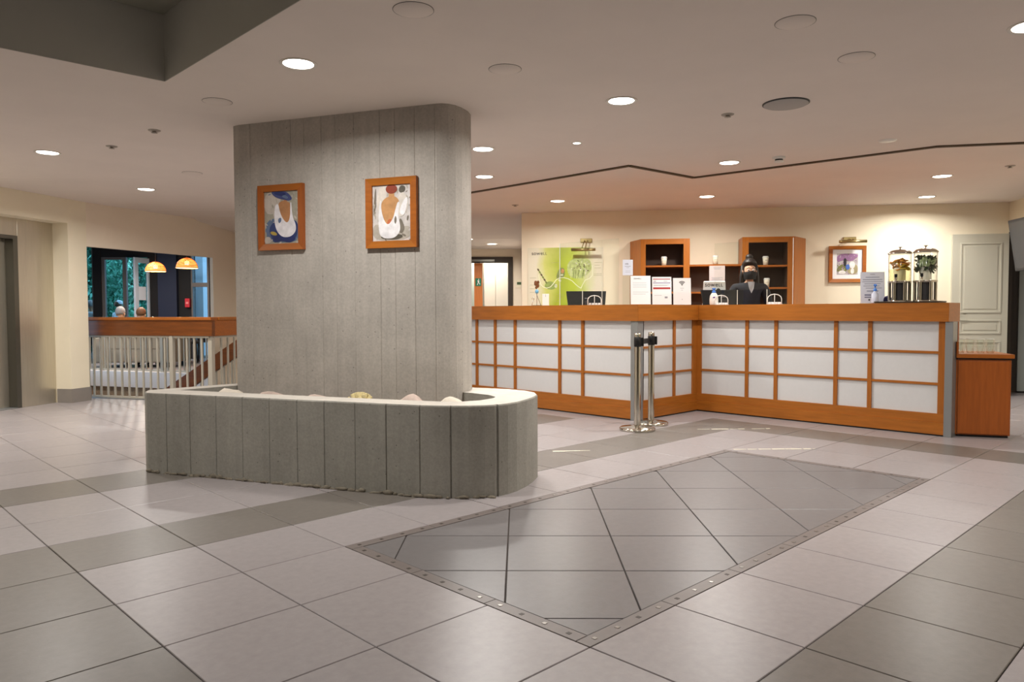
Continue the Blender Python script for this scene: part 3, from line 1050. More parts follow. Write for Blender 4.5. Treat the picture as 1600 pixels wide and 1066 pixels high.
def picture(name, label, cat, loc, rotz, w, h, fw_, mats, shapes, woodm, matw=0.0, fd=0.03):
    t = thing(name, label, cat, loc, rotz)
    fr_ = MB()
    for (a, b, c, d) in ((0, w, 0, fw_), (0, w, h - fw_, h)):
        pass
    o = [(0, 0), (w, 0), (w, h), (0, h)]
    i = [(fw_, fw_), (w - fw_, fw_), (w - fw_, h - fw_), (fw_, h - fw_)]
    for k in range(4):
        k2 = (k + 1) % 4
        b = MB()
        qd = [o[k], o[k2], i[k2], i[k]]
        vs = [(x, 0, z) for x, z in qd] + [(qd[0][0], -fd, qd[0][1]), (qd[1][0], -fd, qd[1][1]), (qd[2][0], -fd + 0.006, qd[2][1]), (qd[3][0], -fd + 0.006, qd[3][1])]
        b.add(vs, [(0, 1, 2, 3), (7, 6, 5, 4), (0, 4, 5, 1), (1, 5, 6, 2), (2, 6, 7, 3), (3, 7, 4, 0)])
        b.build('frame_rail', woodm[k % 2], t)
    iw, ih = w - 2 * fw_, h - 2 * fw_
    if matw:
        MB().box(fw_, w - fw_, -0.012, 0, fw_, h - fw_).build('mount_board', M_WHITE, t)
    cv_ = MB()
    x0, z0 = fw_ + matw, fw_ + matw
    iw -= 2 * matw
    ih -= 2 * matw
    y = -0.0125 if matw else -0.012
    cv_.box(x0, x0 + iw, y, y + 0.01, z0, z0 + ih, 0)
    rg = random.Random(len(label))
    dabs = []
    for k in range(70):
        ax, az = rg.random(), rg.random()
        mi = shapes[0][0] if rg.random() < 0.6 else rg.choice((0, 0, shapes[1][0]))
        dabs.append((mi, ell(ax, az, rg.uniform(0.02, 0.07), rg.uniform(0.008, 0.025), 8, rg.uniform(0, 3.1))))
    for k, (mi, P) in enumerate(shapes[:2] + dabs + shapes[2:]):
        Q = [(x0 + min(1, max(0, a)) * iw, z0 + min(1, max(0, c)) * ih) for a, c in P]
        if area(Q) < 0:
            Q = Q[::-1]
        cv_.flat(Q, y - 0.00003 * (k + 1), mi)
    cv_.build('print', mats, t)
    return t


m1 = art_mats([(160, 155, 140), (60, 70, 120), (44, 60, 110), (176, 124, 82), (226, 222, 226), (92, 110, 140), (172, 150, 70), (190, 180, 170), (34, 46, 100)])
sh1 = [(7, smooth_poly([(0, .55), (.45, .6), (.5, 1), (0, 1)])), (5, smooth_poly([(0, .12), (.05, .46), (.45, .5), (.6, .45), (1, .42), (1, .05), (.7, .02), (.3, .02)])),
       (2, smooth_poly([(.12, .3), (.3, .44), (.5, .35), (.8, .46), (.98, .4), (.95, .12), (.75, .02), (.5, .1), (.3, .0), (.2, .12)])),
       (8, smooth_poly([(.22, .14), (.35, .3), (.7, .2), (.95, .1), (.75, .0), (.5, .06), (.32, .02)])),
       (7, smooth_poly([(.0, .0), (.2, .02), (.18, .14), (.0, .14)])), (7, smooth_poly([(.95, .0), (1, .0), (1, .06), (.9, .02)])),
       (6, ell(.27, .2, .1, .035, rot=-.2)),
       (3, smooth_poly([(.4, .76), (.52, .82), (.66, .8), (.78, .76), (.8, .55), (.76, .33), (.62, .36), (.48, .5)])),
       (3, [(.58, .76), (.68, .76), (.66, .88), (.58, .88)]),
       (4, smooth_poly([(.3, .4), (.29, .55), (.32, .74), (.42, .77), (.46, .6), (.56, .45), (.68, .38), (.76, .5), (.76, .78), (.80, .78), (.82, .5), (.92, .36), (.92, .22), (.76, .12), (.52, .12), (.36, .24)])),
       (5, smooth_poly([(.4, .48), (.5, .5), (.5, .42), (.42, .38)])),
       (1, smooth_poly([(.18, 1.0), (.4, 1.02), (.66, .99), (.84, .85), (.74, .80), (.56, .84), (.34, .88)])), (8, smooth_poly([(.26, .97), (.42, 1.0), (.66, .96), (.60, .90), (.40, .92)])), (5, smooth_poly([(.5, .9), (.62, .93), (.72, .87), (.66, .84)]))]
picture('framed_picture', 'framed painting of a seated woman in a blue hat, on the concrete pillar', 'picture', pw(-3.612, 4.527, 1.55), pr, 0.388, 0.468, 0.046, m1, sh1, (M_WOOD_D, M_WOOD_S))
m2 = art_mats([(206, 200, 196), (140, 58, 36), (196, 146, 96), (232, 230, 232), (120, 112, 100), (90, 84, 72), (188, 104, 66), (180, 172, 160), (214, 206, 196)])
sh2 = [(7, smooth_poly([(0, 0), (1, 0), (1, .28), (.6, .22), (.2, .3), (0, .3)])), (4, smooth_poly([(.0, .46), (.06, .95), (.1, .95), (.09, .46)])),
       (8, smooth_poly([(.1, .5), (.14, .96), (.38, .98), (.36, .6)])), (5, smooth_poly([(.68, .88), (.72, .98), (.86, .97), (.86, .88), (.76, .84)])),
       (8, smooth_poly([(.62, .72), (.7, .8), (.8, .88), (.9, .76), (.95, .62), (.8, .42), (.66, .44)])), (3, smooth_poly([(.68, .5), (.82, .74), (.94, .78), (.86, .52), (.8, .44)])),
       (4, smooth_poly([(.7, .1), (.68, .34), (.74, .42), (.86, .2)])), (5, smooth_poly([(.4, .03), (.2, .05), (.25, .12), (.75, .12), (.8, .06), (.6, .02)])),
       (2, [(.42, .78), (.58, .78), (.56, .9), (.44, .9)]),
       (2, smooth_poly([(.22, .7), (.4, .8), (.6, .8), (.72, .7), (.66, .5), (.5, .28), (.36, .28), (.24, .5)])), (6, smooth_poly([(.36, .3), (.42, .4), (.52, .38), (.5, .26)])),
       (3, smooth_poly([(.16, .16), (.15, .45), (.19, .72), (.24, .74), (.22, .6), (.28, .4), (.4, .27), (.54, .4), (.6, .56), (.66, .7), (.72, .68), (.66, .46), (.72, .3), (.72, .16), (.58, .05), (.36, .04), (.22, .08)])),
       (4, smooth_poly([(.56, .36), (.6, .46), (.64, .38), (.6, .28)])),
       (1, ell(.5, .925, .15, .085))]
picture('framed_picture', 'framed painting of a red haired woman seen from behind, on the concrete pillar', 'picture', pw(-2.714, 4.527, 1.537), pr, 0.389, 0.474, 0.048, m2, sh2, (M_WOOD, M_WOOD_D))
m3 = art_mats([(186, 180, 180), (120, 124, 70), (44, 40, 44), (232, 230, 226), (70, 110, 190), (150, 110, 150), (170, 160, 120), (200, 190, 180)])
sh3 = [(5, smooth_poly([(0, .55), (.3, .7), (.6, .6), (1, .8), (1, 1), (0, 1)])), (1, smooth_poly([(0, .3), (.2, .5), (.5, .5), (.5, .1), (0, .05)])), (6, smooth_poly([(.5, .02), (1, .02), (1, .5), (.5, .5)])),
       (2, smooth_poly([(.32, .4), (.32, .78), (.46, .78), (.46, .4)])), (3, smooth_poly([(.6, .3), (.6, .62), (.86, .62), (.86, .3)])), (4, ell(.52, .36, .1, .13)),
       (3, smooth_poly([(.66, .04), (.66, .3), (.82, .3), (.82, .04)])), (3, smooth_poly([(.05, .04), (.12, .2), (.4, .2), (.44, .04)]))]
picture('framed_picture', 'small framed still life under a brass lamp on the cream wall', 'picture', bw(4.088, -0.002, 1.478), BR, 0.462, 0.476, 0.045, m3, sh3, (M_WOOD, M_WOOD_D), matw=0.055)


def picture_lamp(u, z, label, bar, drop, shift):
    t = thing('picture_lamp', label, 'lamp', bw(u, 0, z), BR, 'brass picture lamps')
    MB().box(-0.08, 0.08, -0.02, 0, -0.022, 0.035).build('wall_plate', M_BRASS, t, bevel=0.004)
    for s_ in (-0.02, 0.02):
        MB().tube([(s_, -0.01, 0.0), (s_, -0.08, 0.0), (s_ + shift, -0.15, -drop + 0.02)], 0.006).build('arm', M_BRASS, t)
    Mr = Matrix.Rotation(R(90), 4, 'Y')
    MB().lathe([(0.0, -bar / 2), (0.02, -bar / 2), (0.02, bar / 2), (0.0, bar / 2)], M=Matrix.Translation((shift, -0.155, -drop)) @ Mr, n=16).build('lamp_tube', M_BRASS, t)
    return t


picture_lamp(0.90, 2.075, 'brass picture lamp above the green mural', 0.33, 0.13, -0.03)
picture_lamp(4.345, 2.035, 'brass picture lamp above the small framed still life', 0.34, 0.035, 0.0)

# ------------------------------------------------------------------ green mural on the back wall
M_MUR = bpy.data.materials.new('mural_print')
M_MUR.use_nodes = True
nt = M_MUR.node_tree
N_, L_ = nt.nodes, nt.links
pb = N_['Principled BSDF']
pb.inputs['Roughness'].default_value = 0.4
tc = N_.new('ShaderNodeTexCoord')
sx = N_.new('ShaderNodeSeparateXYZ')
L_.new(tc.outputs['Object'], sx.inputs[0])
nz = N_.new('ShaderNodeTexNoise')
nz.inputs['Scale'].default_value = 4
nz.inputs['Detail'].default_value = 3
L_.new(tc.outputs['Object'], nz.inputs['Vector'])


def mnode(op, a, b=None):
    n_ = N_.new('ShaderNodeMath')
    n_.operation = op
    for k, v in enumerate((a, b)):
        if v is None:
            continue
        if isinstance(v, (int, float)):
            n_.inputs[k].default_value = v
        else:
            L_.new(v, n_.inputs[k])
    return n_.outputs[0]


def ramp(val, stops):
    r_ = N_.new('ShaderNodeValToRGB')
    el = r_.color_ramp.elements
    for k, (p, c) in enumerate(stops):
        e_ = el[k] if k < 2 else el.new(p)
        e_.position = p
        e_.color = (*lin(c), 1)
    L_.new(val, r_.inputs[0])
    return r_.outputs[0]


wob = mnode('ADD', sx.outputs['X'], mnode('MULTIPLY', mnode('SUBTRACT', nz.outputs['Fac'], 0.5), 0.22))
body = ramp(wob, [(0.14, (226, 220, 196)), (0.26, (200, 204, 110)), (0.44, (158, 172, 40)), (0.62, (180, 196, 52)), (0.78, (196, 206, 120)), (0.96, (228, 220, 198))])
L_.new(body, pb.inputs['Base Color'])
mu = thing('wall_mural', 'green printed map mural with a white path line on the back wall', 'mural', bw(0.085, -0.004, 1.12), BR)
mus = MB().box(0, 1.05, -0.004, 0, 0, 0.87).build('printed_sheet', M_MUR, mu)
lt = MB()
lt.logo(0.055, -0.006, 0.772, 0.072)
lt.build('lettering', M_INK, mus)
ln = MB()
path = [(.155, .50), (.165, .42), (.185, .36), (.22, .325), (.27, .31), (.32, .325), (.36, .37), (.40, .425), (.45, .452), (.50, .456), (.56, .44), (.62, .41), (.67, .36), (.71, .325), (.745, .305), (.77, .36), (.80, .415), (.86, .44), (.90, .48), (.905, .56), (.90, .62)]
for a, b in zip(path[:-1], path[1:]):
    d = Vector((b[0] - a[0], b[1] - a[1])).normalized() * 0.004
    ln.flat([(a[0] + d.y, a[1] - d.x), (b[0] + d.y, b[1] - d.x), (b[0] - d.y, b[1] + d.x), (a[0] - d.y, a[1] + d.x)], -0.0052)
ln.build('path_line', mat('pale_line', (240, 240, 214)), mus)
pm = art_mats([(120, 132, 66), (160, 160, 104), (96, 80, 50), (196, 140, 84), (182, 194, 124), (140, 160, 80), (200, 206, 170), (206, 206, 176)], 0.3, 24)
sk_ = MB()
random.seed(4)
sk_.flat(smooth_poly([(.22, .34), (.30, .42), (.42, .36), (.40, .30), (.30, .28)]), -0.0045, 5)
sk_.flat(smooth_poly([(.40, .42), (.41, .52), (.46, .60), (.52, .58), (.52, .46)]), -0.0046, 0)
sk_.flat(ell(.49, .545, .022, .032), -0.0048, 3)
sk_.flat(ell(.48, .49, .02, .014), -0.0048, 6)
sk_.flat(ell(.45, .415, .022, .014, rot=-.4), -0.0048, 6)
sk_.flat(ell(.395, .34, .02, .026), -0.0048, 6)
sk_.flat(smooth_poly([(.56, .5), (.55, .64), (.62, .71), (.75, .73), (.87, .70), (.90, .58), (.84, .50), (.74, .44), (.64, .44)]), -0.0045, 4)
for k in range(34):
    a = random.uniform(0, 6.28)
    r_ = random.uniform(0.02, 1)
    cx, cz = .73 + .14 * r_ * math.cos(a), .60 + .09 * r_ * math.sin(a)
    sk_.flat(ell(cx, cz, random.uniform(.006, .022), random.uniform(.004, .01), 8, random.uniform(0, 3)), -0.0047 - k * 1e-6, random.choice((0, 1, 2, 7, 7)))
for k in range(9):
    x = .60 + k * .032
    sk_.flat([(x, .44), (x + .006, .44), (x + .02 + random.uniform(-.02, .02), .56), (x + .014, .56)], -0.0049, random.choice((0, 7)))
for k in range(6):
    sk_.flat(ell(.15 + k * .022, .565 - k * .035, .022, .012, 10, 2.2), -0.0047, 2 if k % 2 == 0 else 0)
for z0, x0, x1 in ((.655, .93, 1.03), (.62, .93, 1.0), (.58, .93, 1.02), (.50, .92, 1.03), (.48, .92, 1.03), (.45, .03, .12), (.35, .03, .10), (.30, .03, .10), (.25, .03, .10), (.66, .33, .44), (.22, .40, .50), (.19, .40, .50), (.16, .40, .50), (.12, .38, .46)):
    sk_.flat([(x0, z0), (x1, z0), (x1, z0 + .004), (x0, z0 + .004)], -0.0045, 1)
sk_.build('drawn_landscape', pm, mus)

# ------------------------------------------------------------------ bookcases on the back wall
FD = 0.35


def bookcase(name, label, u0, u1, ztop, open_u0, open_u1, zopen, shelves, wl=None, wr=None):
    t = thing(name, label, 'bookcase', bw(u0, -FD, 0), BR, 'wooden bookcases behind the counter')
    w = u1 - u0
    a, b = open_u0 - u0, open_u1 - u0
    MB().box(0, a, 0, 0.03, 0, ztop).build('front_stile', M_WOOD_V, t, bevel=0.002)
    MB().box(b, w, 0, 0.03, 0, ztop).build('front_stile', M_WOOD_V, t, bevel=0.002)
    MB().box(a, b, 0, 0.03, zopen, ztop).build('top_rail', M_WOOD, t, bevel=0.002)
    MB().box(a, b, 0, 0.03, 0, 0.10).build('plinth', M_WOOD, t)
    MB().box(0, w, 0.31, 0.345, 0.0, ztop - 0.02).build('back_panel', M_DARKBR, t)
    MB().box(a - 0.03, a, 0.03, 0.31, 0, ztop - 0.02).build('inner_side', M_DARKBR, t)
    MB().box(b, b + 0.03, 0.03, 0.31, 0, ztop - 0.02).build('inner_side', M_DARKBR, t)
    MB().box(0, w, 0.03, 0.345, ztop - 0.02, ztop).build('top_panel', M_WOOD, t)
    for z in shelves:
        MB().box(a, b, 0.012, 0.31, z - 0.022, z).build('shelf', M_WOOD_D, t)
    if wl is None:
        MB().box(0, 0.02, 0.03, 0.345, 0, ztop - 0.02).build('outer_side', M_WOOD_V, t)
    if wr is None:
        MB().box(w - 0.02, w, 0.03, 0.345, 0, ztop - 0.02).build('outer_side', M_WOOD_V, t)
    for e_, x in (('l', wl), ('r', wr)):
        if x is not None:
            X = 0 if e_ == 'l' else w
            P = [(X, 0.0), (X, 0.02), (x - u0, 0.345), (x - u0, 0.34)]
            P = [(X, 0.0), (x - u0, 0.345), (X, 0.345)]
            if area(P) < 0:
                P = P[::-1]
            MB().prism(P, 0, ztop).build('angled_side', M_WOOD_V, t)
    return t


bookcase('bookcase', 'tall wooden bookcase right of the green mural, one cup on it', 1.634, 2.270, 2.055, 1.702, 2.189, 1.985, (1.708, 1.36, 1.0, 0.65, 0.3), wl=1.50)
bookcase('bookcase', 'tall wooden bookcase behind the receptionist, two cups on its shelves', 2.934, 3.584, 2.060, 3.014, 3.500, 1.988, (1.697, 1.41, 1.05, 0.7, 0.35), wr=3.795)
t = thing('bookcase', 'lower wooden shelf unit between the two tall bookcases', 'bookcase', bw(2.272, -FD, 0), BR, 'wooden bookcases behind the counter')
MB().box(0, 0.660, 0.02, 0.345, 1.69, 1.715).build('top_panel', M_WOOD_D, t, bevel=0.002)
MB().box(0, 0.660, 0.31, 0.345, 0, 1.69).build('back_panel', mat('taupe_back', (104, 84, 72), rough=0.6, var=0.05), t)
for z in (1.357, 1.0, 0.6):
    MB().box(0, 0.660, 0.03, 0.31, z - 0.022, z).build('shelf', M_WOOD_D, t)
MB().box(0, 0.660, 0.03, 0.05, 0, 0.1).build('plinth', M_WOOD, t)
# notice on the shelf unit's back
t = thing('paper_notice', 'greyish paper notice behind the white lettered board', 'notice', bw(2.52, -FD + 0.012, 1.46), BR)
MB().box(0, 0.20, -0.003, 0, 0, 0.235).build('sheet', mat('pinkish_paper', (206, 190, 186), rough=0.7), t)
b = MB()
for z, x0, x1 in ((0.205, .05, .15), (0.19, .06, .14), (0.075, .03, .17), (0.06, .04, .13), (0.045, .03, .17), (0.03, .05, .15)):
    b.flat([(x0, z), (x1, z), (x1, z + .006), (x0, z + .006)], -0.0036)
b.build('printed_lines', M_INKG, t)

# cups
cup = thing('paper_cup', 'x', 'cup', (0, 0, 0), BR)
MB().lathe([(0.0, 0), (0.029, 0), (0.038, 0.105), (0.0, 0.105)], n=24).build('body', M_CUP, cup)
cup_body = cup.children[0]
MB().lathe([(0.041, 0.102), (0.041, 0.110), (0.036, 0.113), (0.034, 0.124), (0.0, 0.124)], n=24).build('lid', M_WPLAST, cup)
b = MB()
b.logo(-0.019, -0.0375, 0.066, 0.0125)
b.build('lettering', M_INK, cup_body)
for k, (u, v, z, lab) in enumerate((
        (1.947, -0.20, 1.708, 'lidded paper cup on the shelf of the bookcase beside the mural'),
        (2.614, -0.18, 1.715, 'lidded paper cup on top of the lower shelf unit'),
        (3.252, -0.20, 1.697, 'lidded paper cup on the upper shelf behind the receptionist'),
        (3.270, -0.20, 1.41, 'lidded paper cup on the lower shelf right of the receptionist'))):
    o = cup if k == 0 else copy_tree(cup)
    o.location = bw(u, v, z)
    tag(o, lab, None, 'lidded paper cups')

# ------------------------------------------------------------------ reception counter
cn = thing('reception_counter', 'long angled wooden reception counter with white grid panels', 'counter', (6.15, 4.48, 0))
ZT, ZB = 1.170, 1.006
rows_z = [(0.196, 0.451), (0.463, 0.727), (0.741, 1.006)]


def seg(origin, rz, bars, x_a, x_b, band_a, band_b, mitre_a=0, mitre_b=0, wood=None, c_a=0.0):
    """one straight run: local x along the front, y away; bars = list of (centre, width)"""
    Mx = Matrix.Translation((origin[0] - 6.15, origin[1] - 4.48, 0)) @ Matrix.Rotation(rz, 4, 'Z')
    edges = [x_a] + [v for c, w in bars for v in (c - w / 2, c + w / 2)] + [x_b]
    for k in range(0, len(edges), 2):
        if edges[k + 1] - edges[k] < 0.03:
            continue
        for z0, z1 in rows_z:
            MB().box(edges[k], edges[k + 1], 0.0, 0.012, z0, z1, M=Mx).build('white_panel', M_PANEL, cn)
        for z in (0.457, 0.734):
            MB().box(edges[k], edges[k + 1], -0.014, 0.012, z - 0.011, z + 0.011, M=Mx).build('glazing_bar', wood, cn)
    for c, w in bars:
        MB().box(c - w / 2, c + w / 2, -0.018, 0.012, 0.19, ZB, M=Mx).build('upright_bar', M_WOOD_V, cn)
    MB().box(x_a + c_a, x_b, 0.012, 0.12, 0.0, ZB, M=Mx).build('carcass', wood, cn)
    MB().box(x_a + mitre_a * -0.022, x_b + mitre_b * -0.022, -0.022, 0.012, 0.115, 0.196, M=Mx).build('plinth_rail', wood, cn)
    MB().box(x_a + mitre_a * -0.034, x_b + mitre_b * -0.034, -0.034, 0.012, 0.014, 0.115, M=Mx).build('kick_board', wood, cn)
    MB().box(x_a, x_b, -0.020, 0.012, 0.0, 0.014, M=Mx).build('shadow_foot', M_BLACK, cn)  # black strip painted for the shade in the gap at the floor
    P = [(band_a + mitre_a * -0.055, -0.055), (band_b + mitre_b * -0.055, -0.055), (band_b + mitre_b * 0.27, 0.27), (band_a + mitre_a * 0.27, 0.27)]
    MB().prism(P, ZB, ZT, M=Mx).build('counter_top', wood, cn, bevel=0.003)


# run A (left, facing the pillar), run B (short return), run C (right)
seg((6.15, 4.48), R(-90), [(x, 0.036) for x in (-3.43, -3.10, -2.40, -2.07, -1.73, -1.03, -0.70)], -4.6, 0.0, -4.6, 0.0, 0, -1, M_WOOD_Y)
seg((6.15, 4.48), 0.0, [(0.655, 0.036), (1.06, 0.10)], 0.0, 1.11, 0.0, 1.11, 1, 1, M_WOOD, 0.02)
seg((7.26, 4.48), R(-90), [(0.03, 0.08), (0.61, 0.036), (0.93, 0.036), (1.535, 0.036), (1.85, 0.036), (2.455, 0.055)], 0.0, 2.483, 0.0, 2.515, -1, 0, M_WOOD_Y)
Mc = Matrix.Translation((7.26 - 6.15, 0, 0)) @ Matrix.Rotation(R(-90), 4, 'Z')
MB().box(2.483, 2.545, -0.036, 0.10, 0, ZB, M=Mc).build('end_post', M_ALU, cn, bevel=0.003).__setitem__('label', 'grey metal end post')
MB().box(2.483, 2.548, 0.10, 0.13, 0, ZB, M=Mc).build('end_panel', M_WOOD_S, cn)
MB().box(-0.037, 0.06, -0.037, 0.05, 0.0, ZB).build('corner_post', M_ALU, cn, bevel=0.004).__setitem__('label', 'grey metal corner post')

# side cabinet
sc = thing('side_cabinet', 'low reddish wooden cabinet at the right end of the counter', 'cabinet', (7.32, 1.93, 0), math.atan2(-0.359, 0.194))
MB().box(0.0, 0.42, 0.01, 0.50, 0.02, 0.675).build('carcass', M_WOOD_S, sc, bevel=0.003)
MB().box(0.015, 0.405, 0.0, 0.012, 0.03, 0.665).build('front_panel', M_WOOD_S, sc, bevel=0.002)
MB().box(-0.005, 0.435, -0.02, 0.52, 0.690, 0.725).build('top_board', M_WOOD_D, sc, bevel=0.003)
MB().box(0.01, 0.42, 0.012, 0.5, 0.675, 0.690).build('shadow_gap', M_DARKBR, sc)
MB().box(0.02, 0.41, 0.03, 0.49, 0.0, 0.02).build('foot', M_BLACK, sc)
MB().box(-0.005, 0.012, -0.02, 0.5, 0.725, 0.83).build('side_lip', M_WOOD_S, sc, bevel=0.002)
gl_ = thing('drinking_glass', 'x', 'glass', (0, 0, 0))
MB().lathe([(0.0, 0.004), (0.024, 0.004), (0.030, 0.04), (0.034, 0.09), (0.031, 0.125)], n=20, cap=False).build('bowl', M_TUMBLER, gl_)
MB().lathe([(0.0285, 0.1245), (0.0315, 0.1245), (0.0315, 0.1265), (0.0285, 0.1265), (0.0285, 0.1245)], n=20, cap=False).build('rim', M_EDGE, gl_)
sx_, sy_ = Vector((math.cos(sc.rotation_euler.z), math.sin(sc.rotation_euler.z))), Vector((-math.sin(sc.rotation_euler.z), math.cos(sc.rotation_euler.z)))
pos = [(0.055 + 0.078 * k, 0.10 + 0.012 * (k % 2)) for k in range(4)] + [(0.075 + 0.078 * k, 0.22) for k in range(4)]
for k, (a, b_) in enumerate(pos):
    o = gl_ if k == 0 else copy_tree(gl_)
    o.location = (7.32 + sx_.x * a + sy_.x * b_, 1.93 + sx_.y * a + sy_.y * b_, 0.725)
    tag(o, ('first', 'second', 'third', 'fourth')[k % 4] + ' clear drinking glass from the left in the ' + ('front' if k < 4 else 'back') + ' row on the low side cabinet', None, 'drinking glasses on the side cabinet')

# ------------------------------------------------------------------ things on the counter
FR = R(-45)


def a4(name, label, x, y, z, rz, w, h, mats, draw, cat='sign', lean=6, stand=True, grp=None):
    t = thing(name, label, cat, (x, y, z), rz, grp)
    Ml = Matrix.Rotation(R(lean), 4, 'X') if lean else Matrix.Identity(4)
    Ml = Matrix.Rotation(R(-lean), 4, 'X')
    sh = MB().box(-w / 2, w / 2, -0.002, 0, 0.004, h, M=Ml).build('sheet', mats[0], t)
    b = MB()
    draw(b, Ml)
    b.build('printing', mats, sh)
    if stand:
        s_ = MB().box(-w / 2 - 0.003, w / 2 + 0.003, 0.0005, 0.003, 0.002, h + 0.003, M=Ml)
        s_.box(-w / 2, w / 2, -0.01, 0.045, 0.0, 0.003)
        s_.build('clear_stand', M_GLASS, t)
    return t


def lines(b, M, rows, mi=1, y=-0.0026):
    for x0, x1, z, h in rows:
        b.flat([(x0, z), (x1, z), (x1, z + h), (x0, z + h)], y, mi, M)


def dr1(b, M):
    b.logo(-0.07, -0.0026, 0.265, 0.026, 1, M)
    lines(b, M, [(-.08, .06, .225 - k * .022, .0025) for k in range(3)] + [(-.08, .08, .13, .002), (-.08, .05, .11, .002)], 2)


def dr2(b, M):
    lines(b, M, [(-.092, .092, .272, .009)], 3)
    lines(b, M, [(-.092, .092, .232, .007)], 4)
    lines(b, M, [(-.092, .092, .168, .020)], 3)
    lines(b, M, [(-.085, -.06, .25, .007), (.02, .06, .252, .004), (-.085, .08, .212, .003), (-.085, .06, .204, .003), (-.08, .0, .10, .003), (.03, .06, .07, .02)], 2)


def dr3(b, M):
    for k, r_ in enumerate((0.020, 0.034, 0.048)):
        P = []
        for s_ in range(9):
            a = R(45 + 90 * s_ / 8)
            P.append((r_ * math.cos(a), 0.218 + r_ * math.sin(a)))
        for s_ in range(9):
            a = R(135 - 90 * s_ / 8)
            P.append(((r_ - 0.0085) * math.cos(a), 0.218 + (r_ - 0.0085) * math.sin(a)))
        for s_ in range(8):
            b.flat([P[s_], P[s_ + 1], P[16 - s_], P[17 - s_]], -0.0026, 1, M)
    b.flat(ell(0, 0.221, 0.006, 0.006, 12), -0.0026, 1, M)
    lines(b, M, [(-.02, .02, .185, .003), (-.01, .01, .165, .003), (-.004, .004, .06, .006)], 2)


def dr4(b, M):
    b.text('info', 0.024, -0.028, -0.0026, 0.115, 1, M=M)
    lines(b, M, [(-.03, .03, .095, .004), (-.015, .015, .082, .003), (-.025, .025, .05, .002), (-.025, .025, .035, .002)], 2)


def dr5(b, M):
    lines(b, M, [(-.02, .02, .275, .004), (-.06, .06, .248, .005), (-.085, .085, .225, .005), (-.09, .09, .205, .004), (-.07, .07, .185, .004), (-.08, .06, .165, .004), (-.06, .08, .145, .004), (-.05, .05, .115, .007), (-.07, -.01, .075, .012), (-.07, .0, .055, .01)], 2)
    b.flat(ell(-.03, .035, .008, .008, 10), -0.0026, 1, M)


PM = [M_WHITE, M_INK, M_INKG, M_RED, M_PURP]
a4('sign_sheet', 'white sign with a small black word at the top, leftmost on the counter', 6.34, 4.57, ZT, FR, 0.205, 0.30, PM, dr1)
a4('sign_sheet', 'white sign with red bars beside the one with the wireless symbol', 6.72, 4.57, ZT, FR, 0.205, 0.30, PM, dr2)
a4('sign_sheet', 'white sign with a black wireless symbol on the counter', 7.11, 4.57, ZT, FR, 0.195, 0.30, PM, dr3)
t = a4('sign_sheet', 'narrow info card on a tall clear stand behind the leftmost sign', 6.27, 4.685, 1.47, FR, 0.105, 0.165, [M_BLUISH, M_INK, M_INKG], dr4, lean=0, stand=False)
s_ = MB().box(-0.0525, 0.0525, 0.001, 0.004, ZT - 1.47, 0.168).box(-0.05, 0.05, -0.02, 0.05, ZT - 1.47, ZT - 1.467)
s_.build('clear_stand', M_GLASS, t)
a4('notice_sheet', 'white paper notice with text leaning beside the drink dispensers', 7.38, 2.66, ZT, R(-60), 0.21, 0.30, [M_BLUISH, M_INK, mat('blue_grey_ink', (120, 124, 150))], dr5, cat='notice')

# monitors (their backs face the lobby)
desk = thing('work_desk', 'low wooden work desk hidden behind the counter', 'desk', (7.55, 3.2, 0))
MB().prism([(0.0, -0.95), (0.74, -0.95), (0.74, 1.95), (-0.45, 1.95), (-0.45, 5.3), (-1.05, 5.3), (-1.05, 1.57), (0.0, 1.57)], 0.72, 0.75).build('desk_top', M_WOOD_D, desk)
for x, y in ((0.7, -0.9), (0.05, -0.9), (0.7, 1.9), (-0.98, 5.2), (-0.98, 1.65), (-0.5, 5.2)):
    MB().box(x - 0.025, x + 0.025, y - 0.025, y + 0.025, 0, 0.72).build('leg', M_CHAR, desk)


def monitor(label, x, y, rz, w, ztop, brand):
    t = thing('monitor', label, 'monitor', (x, y, 0.75), rz, 'monitors behind the counter')
    h = 0.30
    z1 = ztop - 0.75
    Mm = Matrix.Translation((0, 0, z1 - h)) @ Matrix.Rotation(R(-10), 4, 'X')
    MB().prism([(-w / 2, 0), (w / 2, 0), (w / 2 - 0.02, 0.0), (-w / 2 + 0.02, 0.0)], 0, 0)
    b = MB()
    b.add([(-w / 2 + 0.03, -0.0, 0), (w / 2 - 0.03, 0, 0), (w / 2, 0, h), (-w / 2, 0, h), (-w / 2 + 0.03, 0.03, 0), (w / 2 - 0.03, 0.03, 0), (w / 2, 0.03, h), (-w / 2, 0.03, h)],
          [(0, 1, 2, 3), (7, 6, 5, 4), (0, 4, 5, 1), (1, 5, 6, 2), (2, 6, 7, 3), (3, 7, 4, 0)], 0, False, Mm)
    shell = b.build('back_shell', M_BLACK, t, bevel=0.004)
    b = MB().box(-w / 2 + 0.02, w / 2 - 0.02, 0.0305, 0.032, 0.02, h - 0.02, M=Mm)
    b.build('screen', mat('screen_glow', (200, 215, 235), emit=0.6), t)
    MB().box(-0.03, 0.03, -0.035, -0.01, 0, z1 - 0.12).build('stand', M_CHAR, t, bevel=0.004)
    MB().box(-0.12, 0.12, -0.12, 0.10, 0, 0.012).build('foot', M_CHAR, t, bevel=0.004)
    b = MB()
    for k in range(5):
        b.box(-0.02 + k * 0.011, -0.012 + k * 0.011, -0.002, -0.0004, h * 0.70, h * 0.70 + 0.010, M=Mm)
    b.build('maker_mark', M_INKG, shell)
    return t


monitor('black monitor back in front of the green mural', 6.665, 5.56, R(-42), 0.465, 1.343, 0)
monitor('black monitor back in front of the receptionist', 8.00, 4.57, R(-40), 0.52, 1.360, 0)

